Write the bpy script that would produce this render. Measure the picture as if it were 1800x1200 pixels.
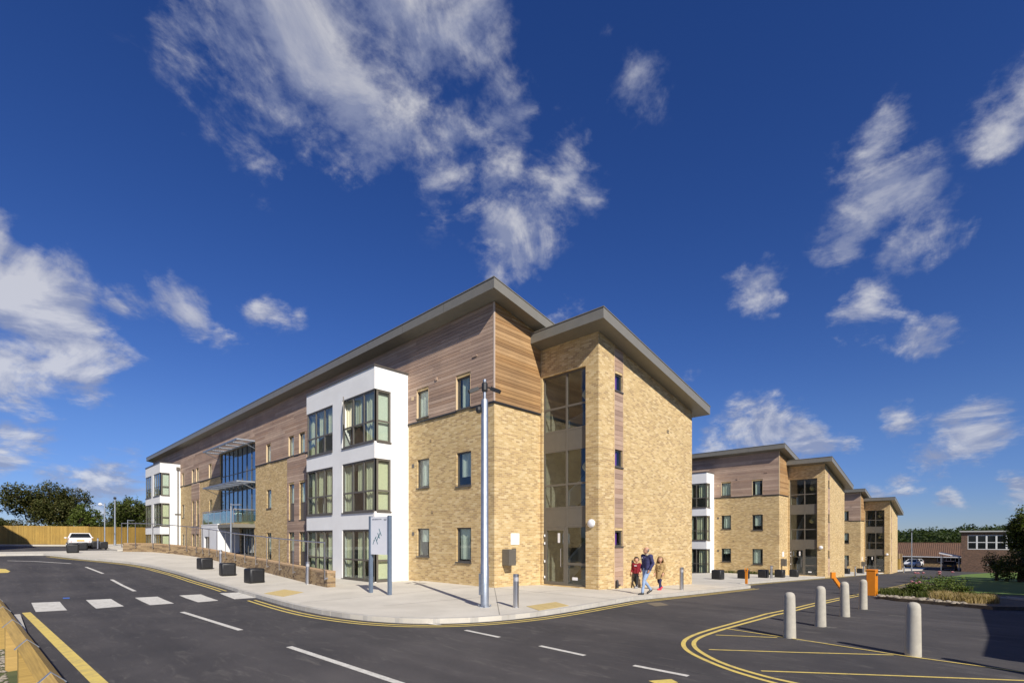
import bpy, bmesh, math, random
from mathutils import Vector, Matrix, noise
from mathutils.geometry import tessellate_polygon

for _o in list(bpy.data.objects): bpy.data.objects.remove(_o)
scene = bpy.context.scene
col = scene.collection
R = math.radians
rng = random.Random(7)

# ---------------------------------------------------------------- camera
# world axes follow the site: +X runs back along the side road, +Y along the long facade,
# origin at the foot of the near corner of the first block
F_PX, CX, CY = 870.0, 900.0, 945.0
_k = math.hypot(913, 870)
DLX, DLY = -913/_k, 870/_k
DRX, DRY = 870/_k, 913/_k
CAM = Vector((-13.555, -13.87, 1.947))
cd = bpy.data.cameras.new('camera'); cam = bpy.data.objects.new('camera', cd); col.objects.link(cam)
cam.location = CAM
cam.rotation_euler = (R(90), 0, math.atan2(-DRY, DLY))
cd.sensor_width = 36; cd.lens = F_PX/1800*36; cd.shift_y = (CY-600)/1800
cd.clip_start = .05; cd.clip_end = 3000
scene.camera = cam

# ---------------------------------------------------------------- light
SUN_EL = R(36.5); SHX, SHY = .375, .927            # the way shadows fall on the ground
sl = bpy.data.lights.new('sun', 'SUN'); sun = bpy.data.objects.new('sun', sl); col.objects.link(sun)
sl.energy = 5.0; sl.angle = R(.53); sl.color = (1, .935, .83)
_d = Vector((SHX*math.cos(SUN_EL), SHY*math.cos(SUN_EL), -math.sin(SUN_EL)))
sun.rotation_euler = _d.to_track_quat('-Z', 'Y').to_euler()
scene.view_settings.view_transform = 'Standard'; scene.view_settings.look = 'None'
scene.view_settings.exposure = .28; scene.view_settings.gamma = 1

def px_dir(px, py):
    a, b = (px-CX)/F_PX, 1.0
    return Vector((a*DRX+b*DRY, a*DLX+b*DLY, -(py-CY)/F_PX))

w = bpy.data.worlds.new('World'); scene.world = w; w.use_nodes = True
nt = w.node_tree; nt.nodes.clear()
def N(t, tree=None, **kw):
    n = (tree or nt).nodes.new(t)
    for k, v in kw.items(): setattr(n, k, v)
    return n
def L(a, b, tree=None): (tree or nt).links.new(a, b)
def M_(op, a, b=None, c=None, tree=None, clamp=False):
    n = N('ShaderNodeMath', tree, operation=op, use_clamp=clamp)
    for i, v in enumerate((a, b, c)):
        if v is None: continue
        if isinstance(v, (int, float)): n.inputs[i].default_value = v
        else: L(v, n.inputs[i], tree)
    return n.outputs[0]
sky = N('ShaderNodeTexSky', sky_type='NISHITA', sun_disc=False, sun_elevation=SUN_EL,
        sun_rotation=math.atan2(-SHX, -SHY), altitude=60, air_density=1.0, dust_density=.02, ozone_density=2.2)
hs = N('ShaderNodeHueSaturation'); hs.inputs['Saturation'].default_value = 1.18; hs.inputs['Value'].default_value = .80
hs.inputs['Hue'].default_value = .513
tint = N('ShaderNodeMix', data_type='RGBA', blend_type='MULTIPLY'); tint.inputs[0].default_value = 1; tint.inputs[7].default_value = (.80,.90,1.12,1)
L(sky.outputs[0], tint.inputs[6]); 
hzs = N('ShaderNodeSeparateXYZ'); hzt = N('ShaderNodeTexCoord'); L(hzt.outputs['Generated'], hzs.inputs[0])
hzr = N('ShaderNodeMapRange', interpolation_type='SMOOTHSTEP'); L(hzs.outputs[2], hzr.inputs[0]); hzr.inputs[1].default_value = .22; hzr.inputs[2].default_value = -.02
hzm = N('ShaderNodeMix', data_type='RGBA', blend_type='MULTIPLY'); L(hzr.outputs[0], hzm.inputs[0]); L(tint.outputs[2], hzm.inputs[6]); hzm.inputs[7].default_value = (.66,.76,1.0,1)
L(hzm.outputs[2], hs.inputs['Color'])
tc = N('ShaderNodeTexCoord'); DIRV = tc.outputs['Generated']
# clouds: where each bank of cloud stands in the sky, as (column, row, radius, weight) seen along the view
BANKS = [(400,70,150,.8),(560,80,190,1),(710,70,180,1),(820,40,130,.9),(450,200,140,.75),(640,200,150,.9),(770,260,130,.9),
 (880,240,120,.95),(970,290,105,1),(1010,330,70,.8),(920,390,90,.95),(930,440,55,.9),(885,470,38,.6),(330,170,70,.5),(1100,150,85,.8),(1050,110,70,.6),
 (1525,255,80,.9),(1555,345,90,.95),(1495,410,66,.9),(1450,440,40,.8),(1335,495,72,.85),(1600,465,95,.95),(1545,525,90,1.0),(1670,415,80,.9),(1635,595,72,.95),
 (1785,170,105,.95),(1760,240,75,.85),(1600,140,60,.3),(1790,380,50,.35),
 (40,500,130,1.5),(90,570,135,1.6),(150,590,95,1.3),(20,640,110,1.4),(150,650,80,1.1),(10,430,75,1.2),(40,765,80,1.2),(0,790,70,1.0),(100,500,80,1.2),
 (330,545,70,1.1),(450,530,60,1.1),(215,545,55,.95),(385,570,60,1.0),(520,550,26,.5),
 (1330,755,85,1.3),(1410,780,70,1.15),(1270,780,60,1.0),(1480,790,40,.8),(1570,740,56,1.15),(1610,735,30,.7),(1715,780,80,1.3),(1640,815,55,1.0),(1660,885,36,.95),(1790,870,46,1.0),(1580,860,40,.75),(1530,880,30,.6),
 (1000,545,45,.55),(1210,650,28,.5),(1240,745,30,.6),(180,860,90,1.1),(110,850,60,.9),(90,790,50,.6),(700,-60,260,.9),(430,-80,200,.7),(1700,690,40,.4)]
def norm_noise(scale, detail, rough, dist, vec):
    n = N('ShaderNodeTexNoise', noise_dimensions='3D'); n.inputs['Scale'].default_value = scale; n.inputs['Detail'].default_value = detail
    n.inputs['Roughness'].default_value = rough; n.inputs['Distortion'].default_value = dist; L(vec, n.inputs['Vector']); return n
wp = norm_noise(3.2, 3, .6, 0, DIRV)
wsub = N('ShaderNodeVectorMath', operation='SUBTRACT'); L(wp.outputs['Color'], wsub.inputs[0]); wsub.inputs[1].default_value = (.5, .5, .5)
wsc = N('ShaderNodeVectorMath', operation='SCALE'); L(wsub.outputs[0], wsc.inputs[0]); wsc.inputs['Scale'].default_value = .10
wad = N('ShaderNodeVectorMath', operation='ADD'); L(DIRV, wad.inputs[0]); L(wsc.outputs[0], wad.inputs[1])
WV = wad.outputs[0]
acc = None
for (bx, by, br, bw) in BANKS:
    c = px_dir(bx, by).normalized(); c2 = px_dir(bx+br, by).normalized(); c3 = px_dir(bx, by+br).normalized()
    rad = .5*((c-c2).length+(c-c3).length)*1.45
    dn = N('ShaderNodeVectorMath', operation='DISTANCE'); L(WV, dn.inputs[0]); dn.inputs[1].default_value = c
    mr = N('ShaderNodeMapRange', interpolation_type='SMOOTHSTEP'); L(dn.outputs['Value'], mr.inputs[0])
    mr.inputs[1].default_value = rad; mr.inputs[2].default_value = 0; mr.inputs[3].default_value = 0; mr.inputs[4].default_value = bw
    acc = mr.outputs[0] if acc is None else M_('MAXIMUM', acc, mr.outputs[0])
# the same kind of scattered cloud goes on round the rest of the sky
fwd = px_dir(900, 500).normalized()
dt = N('ShaderNodeVectorMath', operation='DOT_PRODUCT'); L(DIRV, dt.inputs[0]); dt.inputs[1].default_value = fwd
beh = N('ShaderNodeMapRange'); L(dt.outputs['Value'], beh.inputs[0]); beh.inputs[1].default_value = .62; beh.inputs[2].default_value = .45
gen = norm_noise(2.2, 2, .5, 0, DIRV)
gm = N('ShaderNodeMapRange'); L(gen.outputs['Fac'], gm.inputs[0]); gm.inputs[1].default_value = .46; gm.inputs[2].default_value = .66; gm.inputs[4].default_value = .95
acc = M_('MAXIMUM', acc, M_('MULTIPLY', gm.outputs[0], beh.outputs[0]))
# flatten the field towards the horizon the way a level cloud deck looks
sxyz = N('ShaderNodeSeparateXYZ'); L(DIRV, sxyz.inputs[0])
dn_ = M_('ADD', M_('MAXIMUM', sxyz.outputs[2], 0.0), .42)
deck = N('ShaderNodeCombineXYZ'); L(M_('DIVIDE', sxyz.outputs[0], dn_), deck.inputs[0]); L(M_('DIVIDE', sxyz.outputs[1], dn_), deck.inputs[1]); L(M_('MULTIPLY', sxyz.outputs[2], .6), deck.inputs[2])
dk2 = N('ShaderNodeVectorMath', operation='ADD'); L(deck.outputs[0], dk2.inputs[0]); dk2.inputs[1].default_value = (-SHX*.035, -SHY*.035, .02)
n1 = norm_noise(5.2, 12, .6, .5, deck.outputs[0]); n1b = norm_noise(5.2, 12, .6, .5, dk2.outputs[0])
n2 = norm_noise(15, 9, .62, .2, deck.outputs[0])
n3 = norm_noise(46, 8, .7, .3, deck.outputs[0])
nn = M_('ADD', M_('ADD', M_('MULTIPLY', M_('SUBTRACT', n1.outputs['Fac'], .5), 2.9), M_('MULTIPLY', M_('SUBTRACT', n2.outputs['Fac'], .5), 1.7)), M_('MULTIPLY', M_('SUBTRACT', n3.outputs['Fac'], .5), .4))
dens_in = M_('ADD', M_('MULTIPLY', acc, 1.15), nn)
dens = N('ShaderNodeMapRange', interpolation_type='SMOOTHSTEP'); L(dens_in, dens.inputs[0])
dens.inputs[1].default_value = .42; dens.inputs[2].default_value = 1.38
gate = M_('MULTIPLY', dens.outputs[0], M_('MULTIPLY', acc, 3.0, clamp=True), clamp=True)
dmax = M_('MULTIPLY', gate, .76, clamp=True)
rel = M_('MULTIPLY', M_('SUBTRACT', n1.outputs['Fac'], n1b.outputs['Fac']), 5.0)
thick = N('ShaderNodeMapRange'); L(acc, thick.inputs[0]); thick.inputs[1].default_value = .8; thick.inputs[2].default_value = 1.5; thick.inputs[3].default_value = .12; thick.inputs[4].default_value = .8
shade = N('ShaderNodeMapRange'); L(M_('ADD', rel, thick.outputs[0]), shade.inputs[0]); shade.inputs[1].default_value = 0; shade.inputs[2].default_value = 1
ccol = N('ShaderNodeMix', data_type='RGBA'); L(shade.outputs[0], ccol.inputs[0])
ccol.inputs[6].default_value = (2.9, 3.25, 4.6, 1); ccol.inputs[7].default_value = (7.0, 6.95, 7.1, 1)
mixc = N('ShaderNodeMix', data_type='RGBA'); L(dmax, mixc.inputs[0]); L(hs.outputs[0], mixc.inputs[6]); L(ccol.outputs[2], mixc.inputs[7])
bg = N('ShaderNodeBackground'); bg.inputs['Strength'].default_value = .085; L(mixc.outputs[2], bg.inputs['Color'])
wo = N('ShaderNodeOutputWorld'); L(bg.outputs[0], wo.inputs['Surface'])
w.cycles.sampling_method = 'MANUAL'; w.cycles.sample_map_resolution = 512

# ---------------------------------------------------------------- terrain levels (the site falls to +X and climbs to +Y)
AX = [(-400,0),(1,0),(75,-3.03),(95,-3.3),(600,-4.2)]
BY = [(-400,0),(6,0),(12,.1),(18,.28),(24,.6),(30,.93),(44,1.0),(62,1.27),(150,1.6),(600,2)]
def interp(t, tab):
    if t <= tab[0][0]: return tab[0][1]
    for (x0, y0), (x1, y1) in zip(tab, tab[1:]):
        if t <= x1: return y0+(y1-y0)*(t-x0)/(x1-x0)
    return tab[-1][1]
def gz(x, y, off=0.0): return interp(x, AX)+interp(y, BY)+off
ROAD = -.12
def gp(px, py, off=0.0):
    r = px_dir(px, py); s = 2.0
    while s < 900:
        P = CAM+r*s
        if P.z < gz(P.x, P.y, off): break
        s *= 1.01
    lo, hi = s/1.01, s
    for _ in range(36):
        m = (lo+hi)/2; P = CAM+r*m
        if P.z < gz(P.x, P.y, off): hi = m
        else: lo = m
    return P
def on_x(px, X):
    r = px_dir(px, CY); s = (X-CAM.x)/r.x; return CAM.y+s*r.y
def on_y(px, Y):
    r = px_dir(px, CY); s = (Y-CAM.y)/r.y; return CAM.x+s*r.x
def at_depth(px, dep):
    v = Vector(((px-CX)/F_PX*dep, dep)); return Vector((CAM.x+v.x*DRX+v.y*DRY, CAM.y+v.x*DLX+v.y*DLY, 0))
def z_at(x, y, py):
    d = (x-CAM.x)*DRY+(y-CAM.y)*DLY
    return CAM.z-(py-CY)/F_PX*d

# ---------------------------------------------------------------- mesh helpers
class MB:
    def __init__(s): s.v = []; s.f = []; s.m = []; s.smooth = False
    def add(s, vs, fs, mi=0):
        o = len(s.v); s.v += [tuple(p) for p in vs]
        for f in fs: s.f.append(tuple(i+o for i in f)); s.m.append(mi)
        return s
    def box(s, x0, x1, y0, y1, z0, z1, mi=0):
        if x0 > x1: x0, x1 = x1, x0
        if y0 > y1: y0, y1 = y1, y0
        if z0 > z1: z0, z1 = z1, z0
        return s.add([(x0,y0,z0),(x1,y0,z0),(x1,y1,z0),(x0,y1,z0),(x0,y0,z1),(x1,y0,z1),(x1,y1,z1),(x0,y1,z1)],
                     [(0,3,2,1),(4,5,6,7),(0,1,5,4),(1,2,6,5),(2,3,7,6),(3,0,4,7)], mi)
    def obox(s, c, ax, ay, az, mi=0):          # oriented box: centre and three half-axis vectors
        c = Vector(c); ax = Vector(ax); ay = Vector(ay); az = Vector(az)
        vs = [c+ax*i+ay*j+az*k for k in (-1, 1) for (i, j) in ((-1,-1),(1,-1),(1,1),(-1,1))]
        return s.add(vs, [(0,3,2,1),(4,5,6,7),(0,1,5,4),(1,2,6,5),(2,3,7,6),(3,0,4,7)], mi)
    def bevbox(s, x0, x1, y0, y1, z0, z1, b, mi=0):   # box with all edges chamfered
        X = (x0, x0+b, x1-b, x1); Y = (y0, y0+b, y1-b, y1); Z = (z0, z0+b, z1-b, z1)
        bm = bmesh.new(); vs = []
        for (a, bb, c) in [(0,1,1),(0,1,2),(0,2,1),(0,2,2),(3,1,1),(3,1,2),(3,2,1),(3,2,2),(1,0,1),(1,0,2),(2,0,1),(2,0,2),
                           (1,3,1),(1,3,2),(2,3,1),(2,3,2),(1,1,0),(1,2,0),(2,1,0),(2,2,0),(1,1,3),(1,2,3),(2,1,3),(2,2,3)]:
            vs.append(bm.verts.new((X[a], Y[bb], Z[c])))
        r = bmesh.ops.convex_hull(bm, input=vs)
        bm.verts.index_update()
        s.add([v.co[:] for v in bm.verts], [[v.index for v in f.verts] for f in bm.faces], mi); bm.free(); return s
    def tube(s, pts, rad, n=8, cap=True, mi=0):
        pts = [Vector(p) for p in pts]
        rads = rad if isinstance(rad, (list, tuple)) else [rad]*len(pts)
        o = len(s.v); up = None
        for i, p in enumerate(pts):
            t = (pts[min(i+1, len(pts)-1)]-pts[max(i-1, 0)]).normalized()
            if up is None:
                up = Vector((0,0,1)) if abs(t.z) < .9 else Vector((1,0,0))
            a = up.cross(t)
            if a.length < 1e-6: a = Vector((1,0,0)).cross(t)
            a.normalize(); b = t.cross(a); up = b
            for k in range(n):
                q = 2*math.pi*k/n; s.v.append(tuple(p+(a*math.cos(q)+b*math.sin(q))*rads[i]))
        for i in range(len(pts)-1):
            for k in range(n):
                s.f.append((o+i*n+k, o+i*n+(k+1)%n, o+(i+1)*n+(k+1)%n, o+(i+1)*n+k)); s.m.append(mi)
        if cap:
            s.f.append(tuple(o+k for k in range(n))[::-1]); s.m.append(mi)
            e = o+(len(pts)-1)*n; s.f.append(tuple(e+k for k in range(n))); s.m.append(mi)
        return s
    def lathe(s, prof, n=20, c=(0,0,0), axis='z', mi=0):   # prof: list of (r, h)
        o = len(s.v)
        for (r, h) in prof:
            for k in range(n):
                q = 2*math.pi*k/n; a, b = r*math.cos(q), r*math.sin(q)
                p = (a, b, h) if axis == 'z' else ((h, a, b) if axis == 'x' else (a, h, b))
                s.v.append((p[0]+c[0], p[1]+c[1], p[2]+c[2]))
        for i in range(len(prof)-1):
            for k in range(n):
                s.f.append((o+i*n+k, o+i*n+(k+1)%n, o+(i+1)*n+(k+1)%n, o+(i+1)*n+k)); s.m.append(mi)
        s.f.append(tuple(o+k for k in range(n))[::-1]); s.m.append(mi)
        e = o+(len(prof)-1)*n; s.f.append(tuple(e+k for k in range(n))); s.m.append(mi)
        return s
    def prism(s, poly, z0, z1, mi=0):
        n = len(poly); vs = [(p[0], p[1], z0) for p in poly]+[(p[0], p[1], z1) for p in poly]
        return s.add(vs, [tuple(range(n))[::-1], tuple(range(n, 2*n))]+[(i, (i+1)%n, n+(i+1)%n, n+i) for i in range(n)], mi)
    def quad(s, a, b, c, d, mi=0): return s.add([a, b, c, d], [(0,1,2,3)], mi)
    def build(s, name, mat, parent=None, smooth=None, loc=None, fix=True):
        me = bpy.data.meshes.new(name); me.from_pydata(s.v, [], s.f)
        mats = mat if isinstance(mat, (list, tuple)) else [mat]
        for m in mats: me.materials.append(m)
        if len(mats) > 1: me.polygons.foreach_set('material_index', s.m)
        if fix:
            bm = bmesh.new(); bm.from_mesh(me); bmesh.ops.recalc_face_normals(bm, faces=bm.faces); bm.to_mesh(me); bm.free()
        if smooth:
            me.polygons.foreach_set('use_smooth', [True]*len(me.polygons))
            me.set_sharp_from_angle(angle=R(smooth if smooth > 1 else 40))
        me.update()
        ob = bpy.data.objects.new(name, me); col.objects.link(ob)
        if parent is not None: ob.parent = parent
        if loc is not None: ob.location = loc
        return ob
def tag(o, label, cat, group=None, kind=None):
    if label: o['label'] = label
    if cat: o['category'] = cat
    if group: o['group'] = group
    if kind: o['kind'] = kind
    return o
def thing(name, label, cat, loc, rz=0, group=None):
    o = bpy.data.objects.new(name, None); col.objects.link(o); o.empty_display_size = .2
    o.location = loc; o.rotation_euler = (0, 0, rz); return tag(o, label, cat, group)
def struct(o): o['kind'] = 'structure'; return o
def copy_tree(o, loc=None, rz=None, label=None, parent=None):
    c = o.copy(); col.objects.link(c); c.parent = parent
    if loc is not None: c.location = loc
    if rz is not None: c.rotation_euler = (0, 0, rz)
    if label: c['label'] = label
    for ch in [x for x in CHILD.get(o.name, [])]: copy_tree(ch, parent=c)
    return c
CHILD = {}
def note_children():
    CHILD.clear()
    for o in bpy.data.objects:
        if o.parent: CHILD.setdefault(o.parent.name, []).append(o)

# ---------------------------------------------------------------- materials
def mat(name, base=(.5,.5,.5), rough=.6, metal=0, spec=.5):
    m = bpy.data.materials.new(name); m.use_nodes = True
    b = m.node_tree.nodes['Principled BSDF']
    b.inputs['Base Color'].default_value = (*base, 1); b.inputs['Roughness'].default_value = rough
    b.inputs['Metallic'].default_value = metal; b.inputs['Specular IOR Level'].default_value = spec
    return m
def mix_rgb(t, fac, a, b, mode='MIX'):
    n = N('ShaderNodeMix', t, data_type='RGBA', blend_type=mode)
    for i, v in ((0, fac), (6, a), (7, b)):
        if isinstance(v, (int, float)): n.inputs[i].default_value = v
        elif isinstance(v, tuple): n.inputs[i].default_value = (*v, 1) if len(v) == 3 else v
        else: L(v, n.inputs[i], t)
    return n.outputs[2]
def tex_noise(t, vec, scale, detail=4, rough=.55, dist=0):
    n = N('ShaderNodeTexNoise', t); n.inputs['Scale'].default_value = scale; n.inputs['Detail'].default_value = detail
    n.inputs['Roughness'].default_value = rough; n.inputs['Distortion'].default_value = dist
    if vec is not None: L(vec, n.inputs['Vector'], t)
    return n
def ramp(t, fac, stops, interp_='LINEAR'):
    r = N('ShaderNodeValToRGB', t); L(fac, r.inputs[0], t); r.color_ramp.interpolation = interp_
    e = r.color_ramp.elements
    while len(e) < len(stops): e.new(.5)
    for i, (p, c) in enumerate(stops): e[i].position = p; e[i].color = (*c, 1) if len(c) == 3 else c
    return r.outputs[0]
def mapping(t, vec, scale):
    n = N('ShaderNodeMapping', t); n.inputs['Scale'].default_value = scale; L(vec, n.inputs['Vector'], t); return n.outputs[0]
def bump(t, h, strength, dist):
    n = N('ShaderNodeBump', t); n.inputs['Strength'].default_value = strength; n.inputs['Distance'].default_value = dist
    L(h, n.inputs['Height'], t); return n.outputs[0]
def speckled(name, c1, c2, scale=6, rough=.7, metal=0, bump_s=0, bump_scale=120, spec=.5, c3=None, scale3=.7, rough2=None):
    m = mat(name, c1, rough, metal, spec); t = m.node_tree; b = t.nodes['Principled BSDF']
    g = N('ShaderNodeNewGeometry', t).outputs['Position']
    n1 = tex_noise(t, g, scale, 6, .6)
    c = mix_rgb(t, ramp(t, n1.outputs['Fac'], [(.35,(0,0,0)),(.65,(1,1,1))]), c1, c2)
    if c3:
        n3 = tex_noise(t, g, scale3, 4, .6, .4)
        c = mix_rgb(t, ramp(t, n3.outputs['Fac'], [(.45,(0,0,0)),(.72,(1,1,1))]), c, c3)
    L(c, b.inputs['Base Color'], t)
    if bump_s:
        nb = tex_noise(t, g, bump_scale, 3, .6); L(bump(t, nb.outputs['Fac'], bump_s, .01), b.inputs['Normal'], t)
    if rough2 is not None:
        mr = N('ShaderNodeMapRange', t); L(n1.outputs['Fac'], mr.inputs[0], t); mr.inputs[1].default_value = .3; mr.inputs[2].default_value = .7
        mr.inputs[3].default_value = rough; mr.inputs[4].default_value = rough2; L(mr.outputs[0], b.inputs['Roughness'], t)
    return m
def brick_mat(name, shades, mortar, bw=.225, bh=.075, dirt=True):
    m = mat(name, shades[0], .88); t = m.node_tree; b = t.nodes['Principled BSDF']
    tcn = N('ShaderNodeTexCoord', t); sp = N('ShaderNodeSeparateXYZ', t); L(tcn.outputs['Object'], sp.inputs[0], t)
    u = M_('ADD', sp.outputs[0], sp.outputs[1], tree=t)
    cb = N('ShaderNodeCombineXYZ', t); L(u, cb.inputs[0], t); L(sp.outputs[2], cb.inputs[1], t)
    br = N('ShaderNodeTexBrick', t); L(cb.outputs[0], br.inputs['Vector'], t)
    br.inputs['Color1'].default_value = (0,0,0,1); br.inputs['Color2'].default_value = (1,1,1,1); br.inputs['Mortar'].default_value = (.5,.5,.5,1)
    br.inputs['Scale'].default_value = 1; br.inputs['Mortar Size'].default_value = .0055; br.inputs['Mortar Smooth'].default_value = .1
    br.inputs['Bias'].default_value = 0; br.inputs['Brick Width'].default_value = bw; br.inputs['Row Height'].default_value = bh
    n = len(shades); stops = [(i/n*.98, c) for i, c in enumerate(shades)]
    bc = ramp(t, br.outputs['Color'], stops, 'CONSTANT')
    g = tcn.outputs['Object']
    nf = tex_noise(t, g, 34, 5, .65)
    bc = mix_rgb(t, 1.0, bc, ramp(t, nf.outputs['Fac'], [(.3,(.78,.76,.74)),(.7,(1.18,1.16,1.12))]), 'MULTIPLY')
    nl = tex_noise(t, mapping(t, g, (.5,.5,1.3)), 1.1, 5, .62, .5)
    bc = mix_rgb(t, 1.0, bc, ramp(t, nl.outputs['Fac'], [(.3,(.90,.89,.88)),(.7,(1.07,1.06,1.05))]), 'MULTIPLY')
    c = mix_rgb(t, br.outputs['Fac'], bc, mortar)
    L(c, b.inputs['Base Color'], t)
    h = M_('ADD', M_('MULTIPLY', br.outputs['Fac'], -1.0, tree=t), M_('MULTIPLY', nf.outputs['Fac'], .35, tree=t), tree=t)
    L(bump(t, h, .55, .008), b.inputs['Normal'], t)
    return m
def wood_mat(name, cols, along='xy', rough=.75, attr=True, warm=None):
    m = mat(name, cols[0], rough); t = m.node_tree; b = t.nodes['Principled BSDF']
    g = N('ShaderNodeNewGeometry', t).outputs['Position']
    oi = N('ShaderNodeObjectInfo', t).outputs['Random']
    at = N('ShaderNodeAttribute', t, attribute_name='tone').outputs['Fac']
    r = M_('FRACT', M_('ADD', oi, at, tree=t), tree=t)
    bc = ramp(t, r, [(i/(len(cols)-1), c) for i, c in enumerate(cols)])
    sc = {'xy': (.5,.5,26), 'z': (26,26,.5)}[along]
    n1 = tex_noise(t, mapping(t, g, sc), 3.2, 6, .6, .3)
    bc = mix_rgb(t, 1.0, bc, ramp(t, n1.outputs['Fac'], [(.3,(.74,.72,.7)),(.7,(1.2,1.18,1.15))]), 'MULTIPLY')
    n2 = tex_noise(t, g, .55, 4, .6, .3)
    bc = mix_rgb(t, 1.0, bc, ramp(t, n2.outputs['Fac'], [(.3,(.84,.84,.86)),(.7,(1.12,1.1,1.06))]), 'MULTIPLY')
    L(bc, b.inputs['Base Color'], t); L(bump(t, n1.outputs['Fac'], .25, .004), b.inputs['Normal'], t)
    return m
def glass_mat(name, tint=(.86,.9,.88), base_refl=.06, boost=1.0):
    m = bpy.data.materials.new(name); m.use_nodes = True; t = m.node_tree; t.nodes.clear()
    tr = N('ShaderNodeBsdfTransparent', t); tr.inputs[0].default_value = (*tint, 1)
    gl = N('ShaderNodeBsdfGlossy', t); gl.inputs['Roughness'].default_value = .015; gl.inputs[0].default_value = (.95,.97,1,1)
    lw = N('ShaderNodeLayerWeight', t); lw.inputs[0].default_value = .5; fz = M_('ADD', M_('MULTIPLY', M_('POWER', lw.outputs['Facing'], 4.2, tree=t), .9, tree=t), .04, tree=t)
    g = N('ShaderNodeNewGeometry', t).outputs['Position']
    nb = tex_noise(t, g, 1.3, 2, .5); nrm = bump(t, nb.outputs['Fac'], .03, .05); L(nrm, gl.inputs['Normal'], t)
    fac = M_('ADD', M_('MULTIPLY', fz, boost, tree=t), base_refl, tree=t, clamp=True)
    mx = N('ShaderNodeMixShader', t); L(fac, mx.inputs[0], t); L(tr.outputs[0], mx.inputs[1], t); L(gl.outputs[0], mx.inputs[2], t)
    o = N('ShaderNodeOutputMaterial', t); L(mx.outputs[0], o.inputs[0], t); return m
def leaf_mat(name, c1, c2, c3):
    m = mat(name, c1, .6, 0, .25); t = m.node_tree; b = t.nodes['Principled BSDF']
    g = N('ShaderNodeNewGeometry', t)
    n1 = tex_noise(t, g.outputs['Position'], .8, 3, .6); n2 = tex_noise(t, g.outputs['Position'], 9, 2, .6)
    c = mix_rgb(t, ramp(t, n1.outputs['Fac'], [(.35,(0,0,0)),(.65,(1,1,1))]), c1, c2)
    c = mix_rgb(t, ramp(t, n2.outputs['Fac'], [(.45,(0,0,0)),(.75,(1,1,1))]), c, c3)
    L(c, b.inputs['Base Color'], t)
    tl = N('ShaderNodeBsdfTranslucent', t); L(mix_rgb(t, 1.0, c, (1.3,1.5,.6), 'MULTIPLY'), tl.inputs[0], t)
    mx = N('ShaderNodeMixShader', t); mx.inputs[0].default_value = .28
    L(b.outputs[0], mx.inputs[1], t); L(tl.outputs[0], mx.inputs[2], t); L(mx.outputs[0], t.nodes['Material Output'].inputs[0], t)
    return m
BUFF = [(.56,.40,.19),(.47,.32,.14),(.62,.46,.24),(.53,.37,.17),(.40,.27,.13),(.59,.43,.21),(.50,.35,.16),(.64,.49,.27),(.43,.29,.14),(.55,.39,.185)]
MT = {}
BUFF = [(r_*1.0, g_*1.03, b_*1.04) for r_, g_, b_ in BUFF]
MT['brick'] = brick_mat('buff_brick', BUFF, (.60,.49,.31))
MT['brick_low'] = brick_mat('brown_buff_brick', [(.31,.22,.115),(.23,.155,.08),(.36,.26,.145),(.16,.105,.06),(.33,.235,.125)], (.25,.20,.14))
MT['brick_old'] = brick_mat('dark_red_brick', [(.17,.10,.07),(.14,.085,.06),(.20,.12,.085),(.12,.075,.055),(.18,.11,.075)], (.22,.18,.14))
MT['board'] = wood_mat('cedar_board', [(.37,.25,.18),(.43,.31,.24),(.31,.215,.165),(.48,.355,.275),(.39,.28,.215),(.53,.40,.31)])
MT['board_warm'] = wood_mat('warm_cedar_board', [(.33,.185,.075),(.42,.255,.11),(.26,.15,.065),(.46,.295,.145),(.35,.205,.085)])
MT['fence'] = wood_mat('golden_fence_timber', [(.34,.22,.05),(.39,.26,.065),(.28,.18,.04),(.36,.235,.055)], 'z')
MT['rail'] = wood_mat('treated_rail_timber', [(.40,.27,.075),(.46,.31,.10),(.36,.24,.06)], 'xy')
MT['white'] = speckled('white_render', (.80,.80,.79), (.76,.76,.75), 2, .85, bump_s=.08, bump_scale=220, c3=(.74,.735,.72), scale3=.4)
MT['roof'] = speckled('olive_grey_metal', (.20,.19,.165), (.185,.176,.152), 3, .42, 0, spec=.4)
MT['frame'] = speckled('brown_grey_aluminium', (.095,.085,.075), (.085,.077,.068), 5, .38)
MT['frame_l'] = speckled('taupe_aluminium', (.128,.116,.097), (.118,.107,.09), 5, .4)
MT['black'] = speckled('black_trim', (.02,.02,.022), (.026,.026,.028), 5, .5)
MT['glass'] = glass_mat('window_glass', base_refl=.03, boost=.75)
MT['glass_blue'] = glass_mat('coated_atrium_glass', (.5,.66,.76), .14, .9)
MT['glass_green'] = glass_mat('green_edge_glass', (.72,.86,.80), .06, 1.2)
MT['curtain'] = speckled('cream_curtain', (.80,.76,.54), (.74,.70,.50), 9, .9)
MT['blind'] = speckled('pale_blind', (.78,.80,.70), (.74,.76,.66), 8, .9)
MT['purple'] = mat('purple_curtain', (.16,.03,.36), .9)
MT['room'] = speckled('plaster_room', (.30,.27,.22), (.26,.235,.19), 2, .9)
MT['room_dark'] = mat('dim_room', (.10,.09,.08), .9)
MT['timber_trim'] = mat('pale_timber_lining', (.58,.44,.27), .7)
MT['steel'] = speckled('brushed_steel', (.62,.62,.63), (.52,.52,.54), 30, .3, 1.0, rough2=.42)
MT['galv'] = speckled('galvanised_steel', (.40,.44,.50), (.32,.36,.42), 14, .46, .85, rough2=.6, c3=(.46,.5,.55), scale3=3)
MT['rubber'] = speckled('black_moulded_plastic', (.010,.010,.011), (.018,.018,.02), 14, .5, bump_s=.15, bump_scale=60)
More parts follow.
